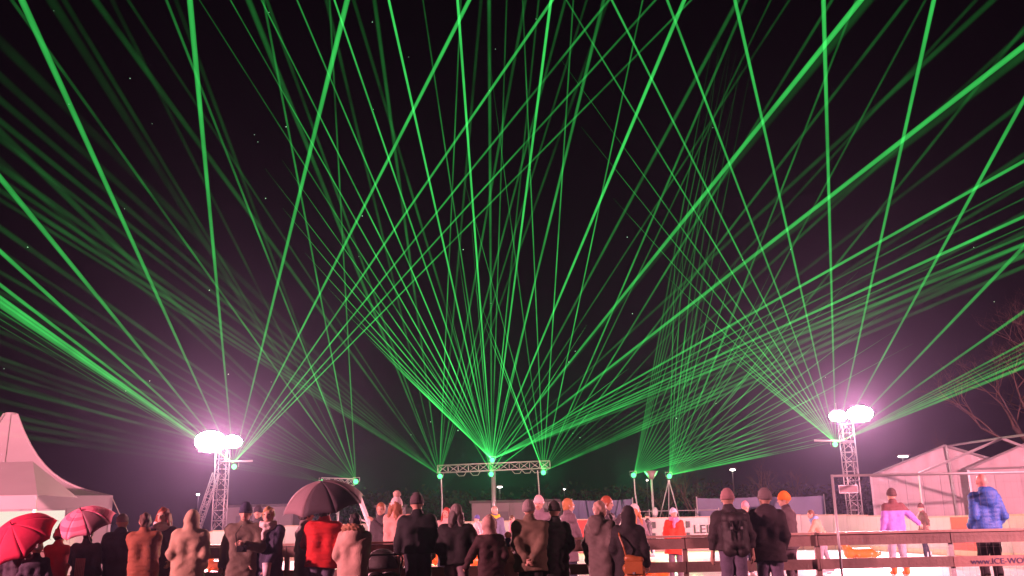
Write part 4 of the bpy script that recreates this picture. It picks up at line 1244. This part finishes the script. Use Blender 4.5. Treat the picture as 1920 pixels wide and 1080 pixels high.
person(1128, 937, 13.8, 'fair balding man in a long grey coat turned to his right', R_(-38), (.125, .10, .095), .42, head=('hair', (.50, .33, .27)), hood='down', arms=('down', 'pocket'), bulk=.015, hyaw=R_(20), fold=.012)
person(1134, 929, 15.9, 'ginger haired skater standing behind the man in the long grey coat', R_(-120), (.10, .08, .10), .75, head=('hair', (.40, .10, .05)), ice=True, arms=('chest', 'phone'), glove=(.75, .55, .55))
p_bag = person(1176, 945, 13.6, 'person in a black hooded coat with a tan shoulder bag', R_(-12), (.022, .018, .022), .45, head=('hair', (.03, .02, .02)), hood='up', arms=('pocket', 'down'), bulk=.02, wide=1.02, fold=.009)
person(1192, 943, 17.2, 'skater in a white knit hat with loose orange hair and mauve jacket', R_(30), (.30, .21, .25), .78, head=('beanie', (.82, .66, .66), (.55, .22, .10), 1), ice=True, arms=('down', 'down'), skatecol=(.75, .30, .05))
person(1262, 950, 21.0, 'skater in a bright orange red coat and pale blue hat', R_(180), (.72, .045, .022), .62, head=('beanie', (.55, .62, .75)), scarf=(.70, .22, .40), ice=True, arms=('pocket', 'pocket'), flare=.10, trousers=(.14, .10, .13), hpitch=-.35)
# ---- right
p_pack = person(1371, 914, 13.7, 'man in a pale rose beanie wearing a dark backpack', R_(-4), (.045, .035, .04), .94, head=('beanie', (.42, .24, .25)), arms=('down', 'down'), bulk=.02, wide=1.03, trousers=(.13, .11, .17), collar=1)
person(1394, 938, 22.0, 'skater in a pink hat and dusky red jacket beside the backpack', R_(-150), (.35, .07, .10), .8, head=('beanie', (.72, .30, .36)), ice=True, fine=False, arms=('chest', 'pocket'))
person(1436, 913, 13.8, 'man in a grey beanie and long dark hooded coat', R_(-12), (.042, .028, .034), .76, head=('beanie', (.19, .15, .155)), hood='down', arms=('pocket', 'pocket'), bulk=.02, wide=1.04, trousers=(.15, .12, .19), hyaw=R_(-25), fold=.008)
person(1478, 919, 16.0, 'skater in an orange beanie and dark grey jacket at the fence', R_(60), (.085, .06, .068), .78, head=('beanie', (.80, .22, .03), (.4, .2, .1)), ice=True, arms=('rail', 'rail'), bulk=.015, trousers=(.08, .055, .07))
person(1541, 951, 24.0, 'young skater in a peach coat bending forward near the fence pole', R_(70), (.70, .32, .22), .7, head=('hair', (.14, .07, .05)), scarf=(.22, .36, .62), ice=True, lean=.35, arms=('rail', 'out'), fine=False, stride=.12, trousers=(.30, .25, .30))
person(1674, 914, 21.0, 'skater in a lilac jacket with brown yoke, one arm held out', R_(4), (.36, .17, .55), .84, head=('beanie', (.10, .055, .055)), yoke=(.15, .06, .065), ice=True, puffer=1, arms=('down', 'out'), trousers=(.34, .29, .36), skatecol=(.75, .16, .03), stride=.06)
person(1840, 888, 15.75, 'bald skater in a bright blue quilted jacket leaning at the fence', R_(3), (.04, .12, .46), .80, head=('bald', (0, 0, 0)), puffer=2, hood='down', ice=True, arms=('pocket', 'pocket'), trousers=(.02, .015, .02), bulk=.0, wide=1.0, coat_rough=.45, skin=mat('rosy_skin', (.62, .26, .22), .5))
# far skaters
for (px, yt, Y, lab, c, hd, yw) in ((893, 962, 34, 'small far skater in a white jacket and blue hat', (.6, .45, .5), ('beanie', (.1, .1, .35)), 120),
                                   (1215, 968, 38, 'small far skater in a black jacket near the straps on the barrier', (.04, .03, .04), ('beanie', (.04, .03, .03)), 60),
                                   (960, 966, 36, 'small far skater in a rose jacket right of the fur hood', (.55, .2, .25), ('hair', (.1, .06, .04)), -90),
                                   (1730, 960, 29, 'far skater in a brown coat by the end barrier', (.16, .09, .08), ('beanie', (.12, .06, .06)), 90)):
    person(px, yt, Y, lab, R_(yw), c, .8, head=hd, ice=True, fine=False, H=1.6, arms=('out', 'down'), stride=.1)

# ---------------------------------------------------------------- carried things
def umbrella(apex, radius, depth, axis, label, cols, shaft_to=None, n=8, group='umbrellas'):
    """canopy of n gores around `axis` (unit vector from hand to tip)"""
    ax = Vector(axis).normalized()
    e = empty('umbrella', apex, 0, label, 'umbrella', group)
    e.rotation_mode = 'QUATERNION'
    e.rotation_quaternion = ax.to_track_quat('Z', 'Y')
    Ra = (radius ** 2 + depth ** 2) / (2 * depth)
    amax = math.asin(min(1, radius / Ra)) if depth <= radius else PI / 2
    NA, NT = 8, 6
    for g_ in range(n):
        vs, fs = [], []
        t0 = 2 * PI * g_ / n
        for j in range(NA + 1):
            a = amax * j / NA
            for i in range(NT + 1):
                u = i / NT
                t = t0 + 2 * PI / n * u
                arc = 1 - .085 * math.sin(PI * u) * (j / NA)       # cloth hollow between the ribs
                rr = Ra * math.sin(a) * (arc if j < NA else arc)
                z = -(Ra - Ra * math.cos(a)) + (.05 * radius * math.sin(PI * u) * (j / NA) ** 3)
                vs.append((rr * math.cos(t), rr * math.sin(t), z))
        for j in range(NA):
            for i in range(NT):
                q = j * (NT + 1) + i
                fs.append((q, q + NT + 1, q + NT + 2, q + 1))
        o = MB().add(vs, fs).build('canopy_panel', cols[g_ % len(cols)], e, True)
        md = o.modifiers.new('cloth_thickness', 'SOLIDIFY'); md.thickness = .004; md.offset = -1
        t = t0
        pts = [(Ra * math.sin(amax * k / 6) * math.cos(t) * .99, Ra * math.sin(amax * k / 6) * math.sin(t) * .99, -(Ra - Ra * math.cos(amax * k / 6)) - .008) for k in range(7)]
        MB().path(pts + [tuple(Vector(pts[-1]) * 1.03)], .004, 4).build('rib', STEEL, e)
    MB().tube((0, 0, -.005), (0, 0, .06), .008, .004, n=6).build('tip', BLACK, e)
    L = .82
    MB().tube((0, 0, -L), (0, 0, -.005), .007, n=6).build('shaft', STEEL, e)
    MB().path([(0, 0, -L), (0, 0, -L - .06), (0, .02, -L - .09), (0, .05, -L - .09), (0, .065, -L - .06)], .013, 6).build('handle', BLACK, e)
    return e
def cloth(name, c, r=.55): return mat(name, c, .75, 0, .14, 5, .2, 14, .25)
CRIM = cloth('crimson_umbrella_cloth', (.62, .025, .09)); CRIM2 = cloth('crimson_umbrella_cloth_b', (.56, .02, .08))
def striped(name, a, b, freq):
    M = cloth(name, a)
    nt = M.node_tree
    tc = nt.nodes.new('ShaderNodeTexCoord'); sp = nt.nodes.new('ShaderNodeVectorMath'); sp.operation = 'LENGTH'
    nt.links.new(tc.outputs['Object'], sp.inputs[0])
    ma = nt.nodes.new('ShaderNodeMath'); ma.operation = 'MULTIPLY'; ma.inputs[1].default_value = freq
    nt.links.new(sp.outputs['Value'], ma.inputs[0])
    sn = nt.nodes.new('ShaderNodeMath'); sn.operation = 'SINE'; nt.links.new(ma.outputs[0], sn.inputs[0])
    gt = nt.nodes.new('ShaderNodeMath'); gt.operation = 'GREATER_THAN'; gt.inputs[1].default_value = .35
    nt.links.new(sn.outputs[0], gt.inputs[0])
    mx_ = nt.nodes.new('ShaderNodeMix'); mx_.data_type = 'RGBA'
    nt.links.new(gt.outputs[0], mx_.inputs['Factor']); mx_.inputs['A'].default_value = (*a, 1); mx_.inputs['B'].default_value = (*b, 1)
    nt.links.new(mx_.outputs['Result'], nt.nodes['Principled BSDF'].inputs['Base Color'])
    return M
PINK = striped('pink_striped_cloth', (.85, .24, .36), (.66, .12, .22), 42)
MAUVE = cloth('mauve_umbrella_cloth', (.28, .11, .15))
DARKU = cloth('dark_umbrella_cloth', (.24, .165, .185), .45)
DARKU_SHADED = cloth('shaded_umbrella_cloth', (.06, .045, .055), .42)  # same cloth, with the shade of the right side put into its colour
umbrella(at(22, 984, 13.2), .50, .27, (-.22, -.66, .72), 'crimson umbrella tilted toward the camera at the left edge', [CRIM, CRIM2])
umbrella(at(152, 957, 13.5), .415, .22, (-.12, -.50, .86), 'pink striped umbrella with one mauve panel', [PINK, PINK, PINK, PINK, PINK, PINK, PINK, MAUVE])
umbrella(at(602, 903, 13.9), .60, .34, (-.10, -.30, .95), 'large dark grey umbrella over the red jacket', [DARKU] * 5 + [DARKU, DARKU_SHADED, DARKU_SHADED])

# backpack
b_ = wpos(p_pack, (0, -.24, 1.14))
bp = empty('backpack', b_, p_pack['yaw'], 'dark backpack with hanging straps on the back of the man in rose beanie', 'backpack')
BPK = mat('backpack_cloth', (.028, .02, .024), .6, 0, .2, 9, .3, 90)
S_ = Sdf(.016).cone((-.09, -.0, -.2), (-.09, 0, .2), .10, .09, .05).cone((.09, 0, -.2), (.09, 0, .2), .10, .09, .05).cone((-.05, -.08, -.12), (-.05, -.08, .0), .07, .06).cone((.05, -.08, -.12), (.05, -.08, .0), .07, .06)
P, Q = S_.run(lambda V, X, Y, Z: V - .005 * np.sin(40 * Z + 20 * X))
link_mesh('bag_body', np_mesh('bag_body', P, Q, BPK), None, bp)
P, Q = Sdf(.016).cone((-.1, -.01, .22), (.1, -.01, .22), .085, None, .05).cone((0, -.06, .2), (0, -.06, .12), .09, .07).run()
link_mesh('lid', np_mesh('lid', P, Q, BPK), None, bp)
for sx in (-1, 1):
    MB().path([(sx * .12, .06, .26), (sx * .15, .22, .32), (sx * .15, .34, .2), (sx * .14, .33, 0), (sx * .16, .1, -.2)], .018, 6).build('shoulder_strap', BLACK, bp)
    MB().box((sx * .07, -.15, .06), (.02, .02, .26)).build('strap', BLACK, bp)
    MB().box((sx * .07, -.165, .09), (.03, .01, .035)).build('buckle', ALU, bp)
MB().path([(-.05, -.02, .30), (0, -.02, .34), (.05, -.02, .30)], .01, 6).build('grab_handle', BLACK, bp)
# tan shoulder bag
b_ = wpos(p_bag, (.10, -.22, .86))
bg_ = empty('shoulder_bag', b_, p_bag['yaw'], 'tan brown leather shoulder bag hanging from the black coat', 'bag')
LEA = mat('tan_leather', (.36, .12, .035), .45, 0, .25, 8, .2, 50)
S_ = Sdf(.014).cone((-.1, 0, -.17), (.1, 0, -.19), .06, .06, .05).cone((-.09, 0, .1), (.09, 0, .08), .05, .05, .05).cone((-.09, 0, -.03), (.1, 0, -.05), .065, .06, .06)
P, Q = S_.run(lambda V, X, Y, Z: V - .006 * np.sin(30 * X + 20 * Z))
link_mesh('bag_body', np_mesh('bag_body', P, Q, LEA), None, bg_)
MB().path([(-.10, 0, .12), (-.13, -.03, .26), (-.18, .01, .39), (-.20, .09, .46), (-.20, .22, .47), (-.19, .33, .38)], .013, 6).build('strap', LEA, bg_)
MB().box((0, -.065, -.02), (.24, .015, .16)).build('flap', LEA, bg_)
MB().box((0, -.075, -.09), (.03, .01, .03)).build('buckle', ALU, bg_)
# camera and cup
h_ = whand(p_cam, 0)
c_ = empty('camera', h_ + Vector((.02, -.09, -.05)), R_(8), 'small black camera held at the chest of the man in navy beanie', 'camera')
MB().box((0, 0, 0), (.13, .05, .085)).build('camera_body', BLACK, c_)
MB().tube((0, -.025, 0), (0, -.08, 0), .032, .03, n=12).build('lens', BLACK, c_)
MB().path([(-.065, .0, .03), (-.1, .05, .2), (-.03, .1, .32)], .008, 5).build('strap', BLACK, c_)
h_ = whand(p_cup, 0)
c_ = empty('paper_cup', h_ + Vector((-.01, -.07, -.03)), 0, 'pale paper cup held by the blond person in navy coat', 'cup')
MB().tube((0, 0, -.12), (0, 0, .06), .045, .062, n=14).build('cup_body', mat('paper', (.62, .56, .62), .6), c_, True)
MB().tube((0, 0, .06), (0, 0, .075), .066, .06, n=14).build('lid', mat('paper', (.62, .56, .62), .6), c_, True)
# badge and scarf parts on the coats
h_ = Vector((.04, -.205, .62)) * kid['s']
MB().tube(h_, h_ + Vector((0, -.012, 0)), .045, n=14).build('badge', mat('yellow_badge', (.75, .55, .06), .5), kid['root'])
sc = MB()
for k in range(6):
    x0 = -.07 + k * .028
    sc.path([(x0, -.17, 1.22), (x0 + .01, -.20, .95), (x0 + .005, -.215, .66)], [.013, .011, .009], 5)
sc.v = [tuple(Vector(v) * p_pink_umb['s']) for v in sc.v]
sc.build('scarf', mat('pale_scarf', (.40, .27, .23), .9, 0, .3, 12), p_pink_umb['root'])

# pram
p = at(716, 1050, 13.9)
pr = empty('pram', (xat(716, 13.9, .9), 13.9, 0), R_(14), 'black pram with folded hood right of the fur hooded parka', 'pram')
HOODM = mat('pram_cloth', (.02, .016, .018), .7, 0, .2, 12, .3, 60)
S_ = Sdf(.02).ell((0, 0, .83), (.235, .27, .22)).ell((0, .12, .80), (.18, .26, .17), None, .03, True)
P, Q = S_.run(lambda V, X, Y, Z: np.maximum(V - .006 * np.abs(np.sin(22 * np.arctan2(Z - .8, Y))), .78 - Z))
link_mesh('hood', np_mesh('hood', P, Q, HOODM), None, pr)
MB().path([(.215 * math.cos(t), -.14, .84 + .14 * math.sin(t)) for t in np.linspace(.5, PI - .5, 9)], .008, 5).build('trim', mat('pale_trim', (.5, .42, .42), .6), pr)
S_ = Sdf(.02).cone((-.1, -.2, .62), (-.1, .3, .60), .13, .12, .05).cone((.1, -.2, .62), (.1, .3, .60), .13, .12, .05)
P, Q = S_.run(lambda V, X, Y, Z: np.maximum(V, Z - .76))
link_mesh('basket', np_mesh('basket', P, Q, HOODM), None, pr)
MB().path([(-.22, -.1, .6), (-.24, -.45, .92), (-.2, -.52, .98), (.2, -.52, .98), (.24, -.45, .92), (.22, -.1, .6)], .014, 6).build('handle', BLACK, pr)
for sx in (-1, 1):
    MB().path([(sx * .22, -.3, .15), (sx * .2, .1, .5), (sx * .2, .3, .6)], .013, 6).build('leg', STEEL, pr)
    MB().path([(sx * .22, .35, .15), (sx * .2, 0, .5), (sx * .2, -.2, .6)], .013, 6).build('leg', STEEL, pr)
    for yy in (-.3, .35):
        w_ = MB()
        ring = [(sx * .25, yy + .125 * math.cos(t), .15 + .125 * math.sin(t)) for t in np.linspace(0, 2 * PI, 17)]
        w_.path(ring, .022, 6); w_.tube((sx * .235, yy, .15), (sx * .265, yy, .15), .03, n=8)
        for k in range(5):
            t = 2 * PI * k / 5; w_.tube((sx * .25, yy, .15), (sx * .25, yy + .12 * math.cos(t), .15 + .12 * math.sin(t)), .006, n=4)
        w_.build('wheel', BLACK, pr)

# orange skating aids on the ice
def aid(px, py, label, rz):
    # stands on the ice where picture point (px, py) meets it
    d = ray(px, py); t = (ICE - CAM_H) / d.z
    loc = Vector((0, 0, CAM_H)) + d * t
    e = empty('skating_aid', loc, rz, label, 'skating aid', 'orange skating aids on the ice')
    S_ = Sdf(.03).cone((0, -.3, .2), (0, .3, .22), .18, .16, .1).cone((0, .3, .25), (0, .42, .52), .12, .10, .1).ell((0, .44, .6), (.13, .15, .13), None, .06).cone((0, -.35, .15), (0, -.6, .22), .1, .06, .08)
    S_.cone((-.2, .1, .12), (-.33, .05, .05), .06, .05, .05).cone((.2, .1, .12), (.33, .05, .05), .06, .05, .05)
    P, Q = S_.run(lambda V, X, Y, Z: np.maximum(V, .005 - Z))
    link_mesh('seat_body', np_mesh('seat_body', P, Q, ORANGE), None, e)
    MB().path([(-.12, .42, .58), (-.26, .40, .72), (-.28, .36, .76)], .018, 6).build('handle', BLACK, e)
    MB().path([(.12, .42, .58), (.26, .40, .72), (.28, .36, .76)], .018, 6).build('handle', BLACK, e)
    for sx in (-1, 1): MB().ball((sx * .06, .55, .64), .022, 8, 5).build('eye', EYE, e)
aid(1613, 1052, 'low orange plastic skating aid left of the lilac jacket', R_(80))
aid(1228, 1086, 'orange skating aid just left of the orange red coat', R_(30))
aid(905, 1062, 'orange skating aid between the black jacket and the child in fur hood', R_(-70))
aid(818, 1060, 'orange skating aid right of the tall man in black jacket', R_(100))
aid(408, 1074, 'orange skating aid left of the man in olive grey jacket', R_(60))

# ---------------------------------------------------------------- mist in the air
X0, X1, Y0, Y1, Z0, Z1 = -266, 266, -146, 386, -1.0, 34.0
hz_ = MB().box(((X0 + X1) / 2, (Y0 + Y1) / 2, (Z0 + Z1) / 2), (X1 - X0, Y1 - Y0, Z1 - Z0))
HM = bpy.data.materials.new('mist'); HM.use_nodes = True
nt = HM.node_tree; nt.nodes.clear()
pv = nt.nodes.new('ShaderNodeVolumePrincipled'); oo = nt.nodes.new('ShaderNodeOutputMaterial')
pv.inputs['Color'].default_value = (.55, .62, 1.0, 1)
pv.inputs['Density'].default_value = HAZE_DENS
pv.inputs['Anisotropy'].default_value = 0.82
nt.links.new(pv.outputs['Volume'], oo.inputs['Volume'])
tag(hz_.build('haze', HM), kind='stuff')
print('beams', NB[0], 'people', NP_[0])
